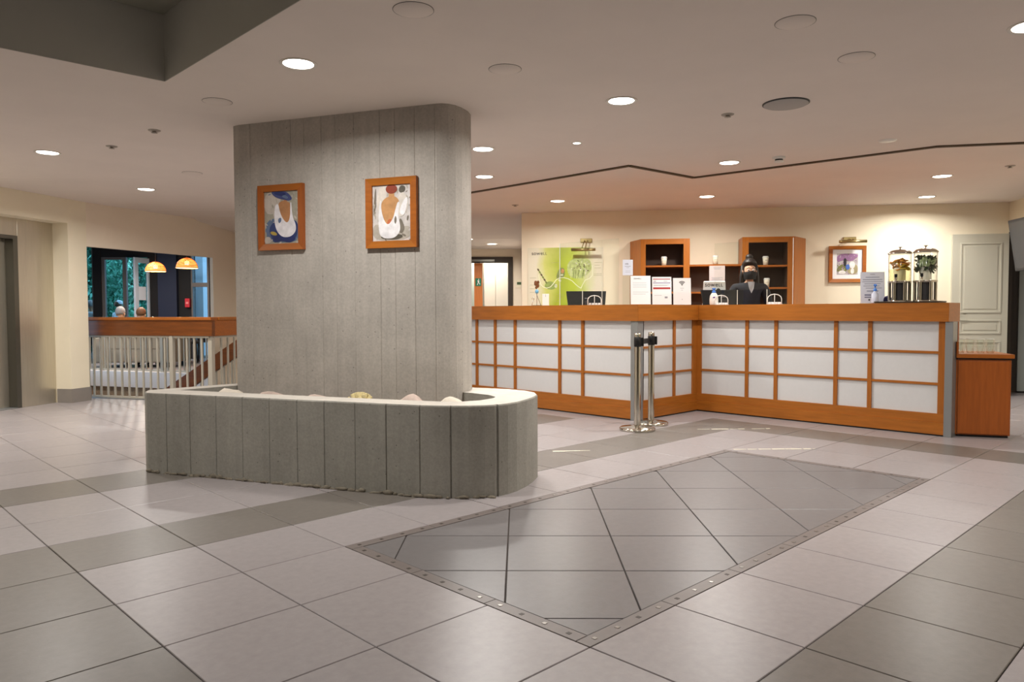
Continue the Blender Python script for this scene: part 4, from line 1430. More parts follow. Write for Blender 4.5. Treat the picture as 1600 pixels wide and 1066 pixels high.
# lettered white board behind the right monitor
t = thing('lettered_board', 'white board with a large black word behind the right monitor', 'sign', (8.06, 4.735, 0.75), R(-40))
b = MB()
P = [(-0.165, 0), (0.165, 0), (0.14, 0.715), (-0.13, 0.715)]
b.add([(x, 0, z) for x, z in P] + [(x, 0.02, z) for x, z in P], [(0, 1, 2, 3), (7, 6, 5, 4), (0, 4, 5, 1), (1, 5, 6, 2), (2, 6, 7, 3), (3, 7, 4, 0)])
board = b.build('board', M_WPLAST, t, bevel=0.01)
b = MB()
b.logo(-0.118, -0.003, 0.648, 0.074)
b.flat(ell(0.05, 0.605, 0.025, 0.022), -0.003)
b.build('lettering', M_INK, board)
MB().box(-0.12, 0.12, 0.0, 0.12, 0, 0.012).build('foot', M_WPLAST, t)

# white bottle with a blue cap
bt = thing('pump_bottle', 'white labelled bottle with a blue cap in front of the right monitor', 'bottle', (7.33, 4.31, ZT))
MB().lathe([(0.0, 0), (0.040, 0.0), (0.046, 0.01), (0.047, 0.06), (0.042, 0.10), (0.026, 0.128), (0.016, 0.135), (0.0, 0.135)], n=28).build('body', M_WPLAST, bt)
MB().lathe([(0.017, 0.130), (0.021, 0.132), (0.021, 0.150), (0.012, 0.154), (0.012, 0.170), (0.022, 0.172), (0.020, 0.184), (0.0, 0.186)], n=24).build('cap', M_BLUEP, bt)
b = MB()
b.flat(ell(-0.002, 0.082, 0.018, 0.008), -0.0475, M=Matrix.Rotation(R(-50), 4, 'Z'))
b.build('label_mark', M_PURP, bt)
# clear pump bottle in front of the notice
bt = thing('pump_bottle', 'clear bottle with a blue pump in front of the paper notice', 'bottle', (7.285, 2.605, ZT))
MB().lathe([(0.0, 0.001), (0.030, 0.001), (0.032, 0.01), (0.032, 0.085), (0.014, 0.108), (0.014, 0.118)], n=24, cap=False).build('body', mat('milky_clear_plastic', (214, 220, 236), rough=0.2), bt)
MB().lathe([(0.016, 0.115), (0.016, 0.135), (0.006, 0.138), (0.006, 0.160), (0.013, 0.162), (0.013, 0.178), (0.0, 0.180)], n=20).tube([(0, 0, 0.170), (-0.035, -0.02, 0.172), (-0.045, -0.026, 0.162)], 0.006).build('pump', M_BLUEP, bt)
# dark blue pouch
b = MB()
b.ico((0, 0, 0.034), (0.05, 0.035, 0.036), sub=2, jit=0.15)
tag(b.build('folded_cloth', mat('navy_cloth', (38, 34, 74), rough=0.85, var=0.2, scale=30), loc=(7.40, 2.535, ZT)), 'small dark blue folded cloth between the notice and the dispensers', 'cloth')


# wire caddies and clear screens
def caddy(label, x, y, rz):
    t = thing('wire_caddy', label, 'caddy', (x, y, ZT), rz, 'small arched caddies on the counter')
    w, h = 0.145, 0.105
    arc = [(-w / 2, 0, 0.004), (-w / 2, 0, h * 0.55)] + [(-w / 2 * math.cos(a), 0, h * 0.55 + h * 0.45 * math.sin(a)) for a in (0.5, 1.0, 1.57, 2.14, 2.64)] + [(w / 2, 0, h * 0.55), (w / 2, 0, 0.004)]
    MB().tube(arc, 0.0045, n=6).build('arch', M_WPLAST, t)
    MB().tube([(0, 0, 0.0), (0, 0, h)], 0.0035, n=6).build('centre_rod', M_WPLAST, t)
    MB().box(-w / 2, w / 2, -0.03, 0.03, 0.0, 0.006).build('base', M_WPLAST, t)
    for k in range(4):
        MB().box(-0.058 + k * 0.033, -0.036 + k * 0.033, -0.026, 0.026, 0.006, 0.024).build('card_block', M_WHITE, t, bevel=0.003)
    return t


caddy('small white arched caddy in front of the left monitor', 6.30, 5.15, R(-45))
caddy('small white arched caddy beside the white bottle with blue cap', 7.33, 4.22, R(-45))
caddy('small white arched caddy below the shelves right of the receptionist', 7.31, 3.60, R(-45))


def screen(label, x, y0, y1, z1, w0, w1, zw, first_edge=True):
    """clear upright sheet with a low pass-through window"""
    t = thing('clear_screen', label, 'screen', (x, y0, ZT), R(-90), 'clear acrylic counter screens')
    L0, a, b_ = y0 - y1, y0 - w0, y0 - w1
    h = z1 - ZT
    s_ = MB().box(0, a, 0, 0.005, 0, h).box(b_, L0, 0, 0.005, 0, h).box(a, b_, 0, 0.005, zw - ZT, h)
    s_.build('sheet', M_GLASS, t)
    for X in ((0.0, a, b_) if first_edge else (a, b_, L0)):
        top = h if X in (0.0, L0) else zw - ZT
        MB().box(X - 0.002, X + 0.002, -0.001, 0.006, 0, top).build('polished_edge', M_EDGE, t)
    for X in (0.06, L0 - 0.10):
        MB().box(X, X + 0.05, -0.02, 0.025, 0, 0.012).build('foot', M_GLASS, t)
    return t


screen('clear acrylic screen on the left run of the counter', 6.24, 5.60, 4.78, 1.86, 5.27, 5.00, 1.33)
screen('clear acrylic screen in front of the receptionist', 7.42, 4.36, 3.46, 1.85, 4.08, 3.74, 1.33, False)

# left end: white card box, ornament stand
t = thing('card_box', 'small white upright box with a slot in front of the mural', 'box', (6.29, 5.86, ZT), R(-50))
MB().box(-0.038, 0.038, -0.025, 0.025, 0, 0.135).build('box', M_WPLAST, t, bevel=0.003)
MB().box(-0.002, 0.002, -0.0265, -0.0245, 0.10, 0.13).build('slot', M_INKG, t)
t = thing('ornament_stand', 'thin stand with a brown leaf ornament and a blue ball', 'ornament', (6.30, 6.01, ZT), R(-45))
MB().tube([(0, 0, 0), (0, 0, 0.26)], 0.003, n=6).box(-0.05, 0.05, -0.03, 0.03, 0, 0.006).build('stem', M_CHROME, t)
b = MB()
for dx, dz, rx, rz_ in ((-0.012, 0.262, 0.020, 0.03), (0.012, 0.235, 0.018, 0.026), (-0.008, 0.212, 0.014, 0.018), (0.016, 0.275, 0.014, 0.018)):
    b.ico((dx, 0, dz), (rx, 0.010, rz_), sub=2, jit=0.3)
b.build('leaf_ornament', mat('brown_leaf', (120, 72, 36), rough=0.7, var=0.5, scale=40), t)
MB().ico((0, 0, 0.165), (0.022, 0.022, 0.026)).build('blue_ball', mat('sky_blue_ball', (110, 176, 214), rough=0.4), t)
b = MB()
b.tube([(-0.06, 0, 0.075), (-0.045, 0, 0.10), (-0.03, 0, 0.075)], 0.003, n=6).tube([(-0.06, 0, 0.0), (-0.035, 0, 0.085)], 0.003, n=6).tube([(0.05, 0, 0.0), (0.0, 0, 0.12)], 0.003, n=6)
b.build('side_wire', M_CHROME, t)

# tray with two drink dispensers
ty = thing('serving_tray', 'flat dark metal tray under the drink dispensers', 'tray', (7.36, 2.33, ZT), R(-90))
MB().box(-0.27, 0.27, -0.105, 0.11, 0.0, 0.008).build('base', M_STEEL_D, ty, bevel=0.003)
MB().tube([(-0.27, -0.105, 0.012), (0.27, -0.105, 0.012), (0.27, 0.11, 0.012), (-0.27, 0.11, 0.012)], 0.006, n=6, closed=True).build('rim', M_STEEL_D, ty)


def dispenser(label, y, kind):
    t = thing('drink_dispenser', label, 'dispenser', (7.365, y, ZT + 0.009), R(-72), 'glass drink dispensers on the counter')
    z0 = 0.195
    MB().lathe([(0.098, 0.0), (0.098, 0.015), (0.090, 0.02), (0.090, 0.02)], n=32).build('base_ring', M_CHROME, t)
    for k in range(6):
        a = R(60 * k - 60)
        MB().lathe([(0.014, 0.015), (0.014, z0)], c=(0.082 * math.cos(a), 0.082 * math.sin(a), 0), n=12).build('leg', M_CHROME, t)
    MB().lathe([(0.062, 0.02), (0.062, z0 - 0.01)], n=24).build('dark_core', M_CHAR, t)
    MB().lathe([(0.097, z0 - 0.018), (0.100, z0 - 0.010), (0.097, z0)], n=32).build('collar', M_CHROME, t)
    g = MB()
    g.lathe([(0.094, z0), (0.095, 0.44), (0.093, 0.445)], n=36, cap=False)
    g.build('glass_cylinder', M_TUMBLER, t)
    MB().lathe([(0.050, z0 + 0.002), (0.050, 0.315)], n=24).build('ice_core', mat('milky_ice_core', (240, 238, 220), rough=0.3), t)
    if kind == 'citrus':
        MB().lathe([(0.0535, 0.20), (0.090, 0.20), (0.090, 0.30), (0.0535, 0.30)], n=32, cap=False).build('water', clear_sheet('pale_citrus_water', (252, 248, 226), 0.1, 0.3), t)
        b = MB()
        random.seed(2)
        for k in range(44):
            a = random.uniform(0, 6.28)
            r_ = random.uniform(0.02, 0.066)
            Mk = Matrix.Translation((r_ * math.cos(a), r_ * math.sin(a), random.uniform(0.305, 0.385))) @ Matrix.Rotation(random.uniform(-0.7, 0.7), 4, 'X') @ Matrix.Rotation(random.uniform(-.7, .7), 4, 'Y')
            b.lathe([(0.0, -0.004), (0.026, -0.004), (0.028, 0.0), (0.026, 0.004), (0.0, 0.004)], n=14, mi=random.choice((0, 0, 1)), M=Mk, cap=False)
        tag(b.build('citrus_slices', [mat('orange_slice', (206, 140, 30), rough=0.4, var=0.15, scale=40), mat('lemon_slice', (206, 178, 60), rough=0.4, var=0.15, scale=40)], t), 'orange and lemon slices', kind='stuff')
    else:
        b = MB()
        random.seed(9)
        for k in range(230):
            a = random.uniform(0, 6.28)
            r_ = random.uniform(0.045, 0.086)
            z = random.uniform(0.285, 0.41) if k < 205 else random.uniform(0.255, 0.33)
            c = Vector((r_ * math.cos(a), r_ * math.sin(a), z))
            Mk = Matrix.Translation(c) @ Matrix.Rotation(random.uniform(0, 6), 4, 'Z') @ Matrix.Rotation(random.uniform(-1.4, 1.4), 4, 'X')
            b.add([(0, -0.024, 0), (0.012, -0.008, 0.004), (0.010, 0.012, 0.004), (0, 0.024, 0), (-0.010, 0.012, 0.004), (-0.012, -0.008, 0.004)], [(0, 1, 2, 3), (0, 3, 4, 5)], 0, False, Mk)
        for k in range(8):
            a = random.uniform(3.6, 6.0)
            c = Vector((0.078 * math.cos(a), 0.078 * math.sin(a), random.uniform(0.33, 0.39)))
            b.lathe([(0.0, -0.003), (0.022, -0.003), (0.022, 0.003), (0.0, 0.003)], n=14, mi=1, M=Matrix.Translation(c) @ Matrix.Rotation(a + 1.57, 4, 'Z') @ Matrix.Rotation(1.57, 4, 'X'), cap=False)
        tag(b.build('mint_leaves', [mat('mint_leaf', (40, 66, 34), rough=0.5, var=0.3, scale=40), mat('cucumber_slice', (150, 170, 120), rough=0.4)], t), 'dark green mint leaves and cucumber slices', kind='stuff')
    ld = MB()
    ld.lathe([(0.100, 0.440), (0.103, 0.447), (0.098, 0.456), (0.075, 0.474), (0.05, 0.480), (0.0, 0.482)], n=36)
    l = ld.build('lid', M_CHROME, t)
    MB().lathe([(0.006, 0.480), (0.006, 0.500), (0.018, 0.503), (0.018, 0.508), (0.0, 0.509)], n=16).build('knob', M_CHROME, l)
    s2 = MB().tube([(-0.03, -0.088, z0 + 0.02), (-0.03, -0.125, z0 + 0.02)], 0.012, n=12)
    s2.tube([(-0.03, -0.118, z0 + 0.02), (-0.03, -0.122, z0 - 0.02)], 0.008, n=10)
    sp_ = s2.build('spigot', M_CHROME, t)
    MB().box(-0.042, -0.018, -0.128, -0.112, z0 + 0.03, z0 + 0.06).build('tap_lever', M_BLACK, sp_, bevel=0.003)
    return t


dispenser('glass drink dispenser filled with orange and lemon slices', 2.42, 'citrus')
dispenser('glass drink dispenser filled with dark green mint leaves', 2.205, 'mint')

# ------------------------------------------------------------------ belt stanchions
sn = thing('belt_stanchion', 'chrome belt stanchion post standing nearest, in front of the counter corner', 'stanchion', (5.655, 4.11, 0), R(-45), 'belt stanchions')
MB().lathe([(0.0, 0), (0.165, 0), (0.165, 0.022), (0.155, 0.030), (0.06, 0.040), (0.04, 0.05), (0.0, 0.05)], n=48).build('base', M_CHROME, sn)
MB().lathe([(0.03, 0.04), (0.03, 0.885), (0.027, 0.90), (0.0, 0.902)], n=28).build('pole', M_CHROME, sn)
MB().lathe([(0.031, 0.775), (0.034, 0.78), (0.034, 0.86), (0.031, 0.865)], n=28).build('belt_cassette', M_BLACK, sn)
MB().box(0.030, 0.055, -0.012, 0.012, 0.78, 0.86).build('belt_clip', M_BLACK, sn, bevel=0.003)
dup(sn, (6.03, 4.22, 0), R(-45), 'chrome belt stanchion post right against the counter corner', 'belt stanchions')
b = MB()
P0, P1 = Vector((5.655, 4.11)), Vector((6.03, 4.22))
d = (P1 - P0).normalized()
w = Vector((-d.y, d.x)) * 0.0015
a, c = P0 + d * 0.04, P1 - d * 0.04
b.prism([tuple(a - w), tuple(c - w), tuple(c + w), tuple(a + w)], 0.795, 0.845)
tag(b.build('belt_strap', M_BLACK), 'short black belt strap between the two stanchions', 'belt')

# worn tape marks on the floor
M_TAPE = mat('worn_pale_tape', (226, 220, 200), rough=0.6, var=0.1, scale=40)


def tape(label, p, q, gaps, seed):
    random.seed(seed)
    p, q = Vector(p), Vector(q)
    d = (q - p).normalized()
    L0 = (q - p).length
    w = Vector((-d.y, d.x))
    b = MB()
    x = 0.0
    while x < L0:
        l = random.uniform(0.03, 0.12)
        if random.random() > gaps:
            h = random.uniform(0.006, 0.02)
            a, c = p + d * x, p + d * min(L0, x + l)
            b.prism([tuple(a - w * h), tuple(c - w * h * random.uniform(.5, 1)), tuple(c + w * h * random.uniform(.5, 1)), tuple(a + w * h)], 0.0005, 0.0014)
        x += l + random.uniform(0.0, 0.02)
    return tag(b.build('tape_mark', M_TAPE), label, 'tape', 'worn tape marks on the floor')


tape('worn pale tape line beside the planter end', (4.12, 4.11), (4.56, 3.77), 0.1, 1)
tape('worn pale tape line on the taupe band before the counter bend', (6.09, 3.74), (6.60, 3.28), 0.15, 2)
tape('worn pale tape line along the far corner of the grey inlay', (5.40, 2.99), (5.88, 2.54), 0.25, 6)


# ------------------------------------------------------------------ people
def skin_mesh(name, V, E, mt, parent, root=0, sub=2):
    """V: list of (x,y,z,rx,ry)"""
    me = bpy.data.meshes.new(name)
    me.from_pydata([v[:3] for v in V], E, [])
    me.materials.append(mt)
    o = bpy.data.objects.new(name, me)
    COL.objects.link(o)
    o.parent = parent
    md = o.modifiers.new('skin', 'SKIN')
    md.use_smooth_shade = True
    md.branch_smoothing = 0.6
    for k, v in enumerate(V):
        sv = me.skin_vertices[0].data[k]
        sv.radius = (v[3], v[4] if len(v) > 4 else v[3])
        sv.use_root = (k == root)
    sd_ = o.modifiers.new('sub', 'SUBSURF')
    sd_.levels = sub
    sd_.render_levels = sub
    return o


M_SKIN = mat('skin', (206, 160, 132), rough=0.5, spec=0.3)


def human(label, loc, rz, z_eye, seated, top_m, leg_m, hair_m, hair='short', pitch=0.0, long_hair=False, mask=False, cap=None):
    """a figure that faces -y; z_eye is the height of the eyes above its base"""
    t = thing('person', label, 'person', loc, rz)
    dz = z_eye - 1.575
    H_ = lambda z: z + dz
    V, E = [], []

    def add(*vs):
        ids = []
        for v in vs:
            V.append(v)
            ids.append(len(V) - 1)
        return ids

    def chain(ids):
        for a, b in zip(ids[:-1], ids[1:]):
            E.append((a, b))
    pel = add((0, 0.01, H_(0.94), 0.15, 0.10))[0]
    sp_ = add((0, 0.0, H_(1.10), 0.125, 0.09), (0, 0.0, H_(1.27), 0.15, 0.10), (0, 0.01, H_(1.385), 0.11, 0.075), (0, 0.005, H_(1.44), 0.05, 0.05), (0, -0.005, H_(1.485), 0.052, 0.055),
              (0, -0.015, H_(1.525), 0.066, 0.085), (0, -0.01, H_(1.585), 0.075, 0.095), (0, 0.0, H_(1.635), 0.066, 0.085))
    chain([pel] + sp_)
    chest = sp_[2]
    for s_ in (-1, 1):
        sh = add((s_ * 0.165, 0.01, H_(1.375), 0.05), (s_ * 0.215, 0.0, H_(1.24), 0.046), (s_ * 0.235, -0.01, H_(1.10), 0.038), (s_ * 0.20, -0.13, H_(1.035), 0.036), (s_ * 0.165, -0.25, H_(0.985), 0.025), (s_ * 0.155, -0.30, H_(0.97), 0.026))
        chain([chest] + sh)
        palm = sh[-1]
        for fx, fy, fz, ln_ in ((-0.028, -0.035, 0.0, 0.065), (-0.010, -0.045, 0.004, 0.075), (0.010, -0.045, 0.003, 0.07), (0.026, -0.038, -0.002, 0.055), (-s_ * 0.045, -0.005, -0.004, 0.035)):
            bx, by, bz = s_ * 0.155 + fx * 0.8, -0.30 + fy * 0.8, H_(0.97) + fz
            dirv = Vector((fx * 0.4, -1, 0)) if abs(fx) < 0.04 else Vector((-s_ * 0.5, -0.9, 0))
            dirv.normalize()
            fi = add((bx, by, bz, 0.009), (bx + dirv.x * ln_ * 0.5, by + dirv.y * ln_ * 0.5, bz + 0.004, 0.0085), (bx + dirv.x * ln_, by + dirv.y * ln_, bz - 0.012, 0.0075))
            chain([palm] + fi)
    legs = []
    for s_ in (-1, 1):
        if seated:
            lg = add((s_ * 0.09, -0.02, H_(0.90), 0.085), (s_ * 0.10, -0.24, H_(0.90), 0.075), (s_ * 0.10, -0.44, H_(0.90), 0.06), (s_ * 0.10, -0.46, H_(0.68), 0.052), (s_ * 0.10, -0.46, H_(0.47), 0.036), (s_ * 0.10, -0.54, H_(0.43), 0.035), (s_ * 0.10, -0.62, H_(0.425), 0.03))
        else:
            lg = add((s_ * 0.09, 0.01, H_(0.86), 0.085), (s_ * 0.095, 0.0, H_(0.68), 0.072), (s_ * 0.095, 0.0, H_(0.49), 0.055), (s_ * 0.095, 0.01, H_(0.28), 0.05), (s_ * 0.095, 0.02, 0.09, 0.036), (s_ * 0.095, -0.05, 0.045, 0.036), (s_ * 0.095, -0.13, 0.035, 0.03))
        chain([pel] + lg)
        legs.append(lg)
    skin_mesh('body', V, E, M_SKIN, t)
    g = 0.012
    # jacket
    CV, CE = [], []

    def cadd(v, k=g):
        CV.append((v[0], v[1], v[2], v[3] + k, (v[4] if len(v) > 4 else v[3]) + k))
        return len(CV) - 1
    idx = [cadd(V[pel]), cadd(V[sp_[0]]), cadd(V[sp_[1]], 0.016), cadd(V[sp_[2]], 0.022)]
    idx.append(cadd((0, 0.012, H_(1.432), 0.080, 0.072), 0.0))
    CE += list(zip(idx[:-1], idx[1:]))
    base = pel + 1 + len(sp_)
    step = 6 + 15
    for s_ in range(2):
        a = [idx[3]] + [cadd(V[base + s_ * step + k]) for k in range(5)]
        CV[a[1]] = CV[a[1]][:3] + (0.074, 0.074)
        CE += list(zip(a[:-1], a[1:]))
    skin_mesh('jacket', CV, CE, top_m, t)
    TV, TE = [], []
    TV.append((V[pel][0], V[pel][1], V[pel][2] - 0.01, V[pel][3] + 0.014, V[pel][4] + 0.014))
    for lg in legs:
        a = [0]
        for k in lg[:5]:
            TV.append((V[k][0], V[k][1], V[k][2], V[k][3] + g, V[k][3] + g))
            a.append(len(TV) - 1)
        TE += list(zip(a[:-1], a[1:]))
    skin_mesh('trousers', TV, TE, leg_m, t)
    for lg in legs:
        v = V[lg[5]]
        MB().ico((v[0], v[1] - 0.03, v[2] - 0.012), (0.048, 0.13, 0.042)).build('shoe', M_BLACK, t)
    # face
    ez = z_eye
    for s_ in (-1, 1):
        eye = MB().ico((s_ * 0.031, -0.098, ez), (0.014, 0.010, 0.009)).build('eye', M_WHITE, t)
        MB().ico((s_ * 0.031, -0.107, ez), (0.007, 0.004, 0.007)).build('iris', M_INK, eye)
        MB().tube([(s_ * 0.013, -0.108, ez + 0.024), (s_ * 0.030, -0.107, ez + 0.027), (s_ * 0.052, -0.092, ez + 0.015)], 0.0032, n=6).build('eyebrow', M_INK, t)
        MB().ico((s_ * 0.078, 0.005, ez - 0.01), (0.012, 0.022, 0.032)).build('ear', M_SKIN, t)
    MB().ico((0, -0.106 if mask else -0.112, ez - 0.030), (0.012, 0.014, 0.026) if mask else (0.014, 0.020, 0.026)).build('nose', M_SKIN, t)
    MB().ico((0, -0.098, ez - 0.075), (0.026, 0.010, 0.008)).build('mouth', mat('lips', (170, 96, 90)), t)
    # hair
    hb = MB()
    bm = bmesh.new()
    bmesh.ops.create_uvsphere(bm, u_segments=24, v_segments=16, radius=1)
    vs = []
    for v in bm.verts:
        c = v.co
        zc = c.z
        x, y, z = c.x * 0.092, c.y * 0.112 + 0.012, c.z * 0.112 + ez + 0.045
        if c.y < -0.25 and c.z < 0.35:
            y = 0.012 - 0.25 * 0.112 + (c.y + 0.25) * 0.01
            y = max(y, -0.04)
        if c.z < -0.3 and not long_hair:
            z = ez + 0.045 - 0.3 * 0.112 + (c.z + 0.3) * 0.05
        vs.append((x, y, z))
    fs = [[v.index for v in f_.verts] for f_ in bm.faces]
    bm.free()
    hb.add(vs, fs, 0, True)
    if long_hair:
        hb.ico((0, 0.03, ez + 0.163), (0.046, 0.046, 0.042), jit=0.06)
        hb.lathe([(0.03, 0), (0.03, 0.05)], c=(0, 0.025, ez + 0.11), n=14)
        for k in range(30):
            a = R(-8 + 196 * k / 29)
            x, y = 0.09 * math.cos(a), 0.02 + 0.075 * math.sin(a)
            hb.tube([(x * 0.9, y, ez + 0.06), (x * 1.05, y * 1.1, ez - 0.06), (x * 1.12, y * 1.1 + 0.01, ez - 0.18), (x * 1.15, y + 0.01, ez - 0.30 - 0.04 * math.sin(k * 2.1))], [0.018, 0.02, 0.02, 0.008], n=6)
    hb.build('hair', hair_m, t)
    if mask:
        mb = MB()
        vs, fs = [], []
        nu, nv = 15, 9
        for i in range(nv):
            z = ez - 0.022 - 0.092 * i / (nv - 1)
            for j in range(nu):
                a = R(-78 + 156 * j / (nu - 1))
                bul = 1 + 0.24 * math.exp(-((j - 7) / 2.6) ** 2) * (1 - abs(i - 2.5) / 8)
                sc_ = 1 - 0.20 * (i / (nv - 1)) ** 2
                dip = 0.012 * math.exp(-((j - 7) / 2.5) ** 2) if i == 0 else 0
                vs.append((0.083 * sc_ * math.sin(a), -0.008 - 0.108 * sc_ * math.cos(a) * bul, z + dip))
        for i in range(nv - 1):
            for j in range(nu - 1):
                fs.append((i * nu + j, (i + 1) * nu + j, (i + 1) * nu + j + 1, i * nu + j + 1))
        mb.add(vs, fs, 0, True)
        mb.build('face_mask', mat('black_mask_cloth', (26, 26, 30), rough=0.9), t)
        sh_ = MB()
        sh_.add([(-0.04, -0.112, ez - 0.14), (0.04, -0.112, ez - 0.14), (0.028, -0.130, ez - 0.22), (0.0, -0.137, ez - 0.28), (-0.028, -0.130, ez - 0.22)], [(0, 1, 2, 3, 4)])
        sh_.build('shirt_front', mat('grey_shirt', (150, 148, 150), rough=0.8), t)
    if cap:
        MB().lathe([(0.098, 0.0), (0.098, 0.03), (0.085, 0.075), (0.04, 0.10), (0.0, 0.105)], c=(0, 0.0, ez + 0.055), n=24).box(-0.07, 0.07, -0.18, -0.07, ez + 0.055, ez + 0.065).build('cap', cap, t)
    return t


M_BLAZER = mat('dark_blazer_cloth', (28, 28, 36), rough=0.85)
M_TROUS = mat('dark_trouser_cloth', (30, 30, 34), rough=0.85)
M_HAIR = mat('dark_brown_hair', (34, 26, 24), rough=0.5)
M_HAIRG = mat('grey_hair', (150, 146, 146), rough=0.7)
M_HAIRB = mat('brown_hair', (104, 72, 48), rough=0.6)
M_SHIRTW = mat('white_shirt_cloth', (226, 230, 236), rough=0.8)
M_SHIRTG = mat('green_shirt_cloth', (150, 168, 140), rough=0.8)
pd = 9.1
PX, PY = 0.6996 * pd + 0.7139 * (370 / 1167.6 * pd), 0.7135 * pd - 0.7002 * (370 / 1167.6 * pd)
human('receptionist with dark long hair in a bun and a black face mask', (8.44, 4.48, 0), R(-52), 1.595, False, M_BLAZER, M_TROUS, M_HAIR, long_hair=True, mask=True)

# ------------------------------------------------------------------ stair railing
SR = math.atan2(-0.869, 0.495)
sr = thing('stair_railing', 'stair railing with a thick wooden beam on grey balusters', 'railing', (2.83, 10.86, 0), SR)
L1 = 1.95
MB().box(-0.03, L1 + 0.06, -0.06, 0.0, 0.812, 1.005).build('beam', M_RAILW, sr, bevel=0.004)
MB().box(-0.03, L1 + 0.06, -0.075, 0.06, 1.005, 1.045).build('cap_rail', M_WOOD_D, sr, bevel=0.006)
MB().box(L1, L1 + 0.06, 0.0, 1.9, 0.812, 1.005).build('beam', M_WOOD_D, sr, bevel=0.004)
MB().box(L1 - 0.06, L1 + 0.075, 0.06, 1.9, 1.005, 1.045).build('cap_rail', M_WOOD, sr, bevel=0.006)
MB().box(0.0, L1, -0.045, -0.02, 0.787, 0.812).build('top_bar', M_RAILP, sr)
MB().box(0.0, L1, -0.045, -0.015, 0.012, 0.035).build('bottom_bar', M_RAILP, sr)
MB().box(L1 + 0.01, L1 + 0.035, 0.0, 1.9, 0.787, 0.812).build('top_bar', M_RAILP, sr)
MB().box(L1 + 0.01, L1 + 0.035, 0.0, 1.9, 0.012, 0.035).build('bottom_bar', M_RAILP, sr)
for x in (0.075, 1.40):
    MB().box(x - 0.025, x + 0.025, -0.055, -0.005, 0.01, 0.812).build('post', M_RAILP, sr, bevel=0.002)
MB().box(L1 - 0.03, L1 + 0.03, -0.03, 0.03, 0.01, 0.812).build('post', M_RAILP, sr, bevel=0.002)
bal = None
xs = [0.075 + 0.1105 * k for k in range(1, 12)] + [1.40 + 0.11 * k for k in range(1, 5)]
for x in xs:
    if bal is None:
        bal = MB().box(-0.010, 0.010, -0.010, 0.010, 0.03, 0.79).build('baluster', M_RAILP, sr)
        o = bal
    else:
        o = bal.copy()
        COL.objects.link(o)
    o.location = (x, -0.03, 0)
for k in range(1, 14):
    o = bal.copy()
    COL.objects.link(o)
    o.location = (L1 + 0.022, 0.03 + 0.13 * k, 0)
# far railing across the stairwell
fr_ang = math.atan2(dn.y, dn.x)
f2 = thing('stair_railing', 'further railing across the stairwell, seen between the nearer balusters', 'railing', (far_a.x, far_a.y, 0), fr_ang)
L2 = (far_b - far_a).length
MB().box(0, L2, 0.03, 0.09, 0.80, 1.0).build('beam', M_RAILW, f2, bevel=0.004)
MB().box(0, L2, 0.04, 0.07, 0.015, 0.045).build('bottom_bar', M_RAILP, f2)
bal2 = None
k = 0
x = 0.2
while x < L2 - 0.1:
    if bal2 is None:
        bal2 = MB().box(-0.010, 0.010, -0.010, 0.010, 0.04, 0.80).build('baluster', M_RAILP, f2)
        o = bal2
    else:
        o = bal2.copy()
        COL.objects.link(o)
    o.location = (x, 0.055, 0)
    x += 0.125
for x in (0.75, 2.2, 3.6):
    MB().box(x - 0.03, x + 0.03, 0.03, 0.09, 0.0, 0.80).build('post', M_RAILP, f2)
# sloping handrail of the flight below
hrx = thing('stair_handrail', 'sloping wooden handrail going down inside the stairwell', 'handrail', (4.55, 9.62, 0), SR)
b = MB()
u0, z0, u1, z1 = -0.05, 0.74, -1.75, -0.26
hz = 0.115
b.add([(u0, 0, z0 - hz), (u0, 0, z0 + hz), (u1, 0, z1 + hz), (u1, 0, z1 - hz), (u0, 0.06, z0 - hz), (u0, 0.06, z0 + hz), (u1, 0.06, z1 + hz), (u1, 0.06, z1 - hz)],
      [(0, 1, 2, 3), (7, 6, 5, 4), (0, 4, 5, 1), (1, 5, 6, 2), (2, 6, 7, 3), (3, 7, 4, 0)])
b.build('handrail_beam', M_RAILW, hrx, bevel=0.004)
for k in range(13):
    u = u0 - 0.06 - k * 0.125
    zt = z0 + (z1 - z0) * (u - u0) / (u1 - u0) - hz + 0.01
    MB().box(u - 0.009, u + 0.009, 0.02, 0.04, zt - 0.62, zt).build('baluster', M_RAILP, hrx)
b = MB()
b.add([(u0, 0.01, z0 - hz - 0.66), (u0, 0.01, z0 - hz - 0.62), (u1, 0.01, z1 - hz - 0.62), (u1, 0.01, z1 - hz - 0.66), (u0, 0.05, z0 - hz - 0.66), (u0, 0.05, z0 - hz - 0.62), (u1, 0.05, z1 - hz - 0.62), (u1, 0.05, z1 - hz - 0.66)],
      [(0, 1, 2, 3), (7, 6, 5, 4), (0, 4, 5, 1), (1, 5, 6, 2), (2, 6, 7, 3), (3, 7, 4, 0)])
b.build('lower_rail', M_RAILP, hrx)

# ------------------------------------------------------------------ lounge beyond the stairs
F0 = (5.261, 20.112)
fr2 = math.atan2(-0.70, 0.714)
fx, fy = Vector((0.714, -0.70)), Vector((0.70, 0.714))


def lg(u, v, z=0.0):
    return (F0[0] + fx.x * u + fy.x * v, F0[1] + fx.y * u + fy.y * v, z)


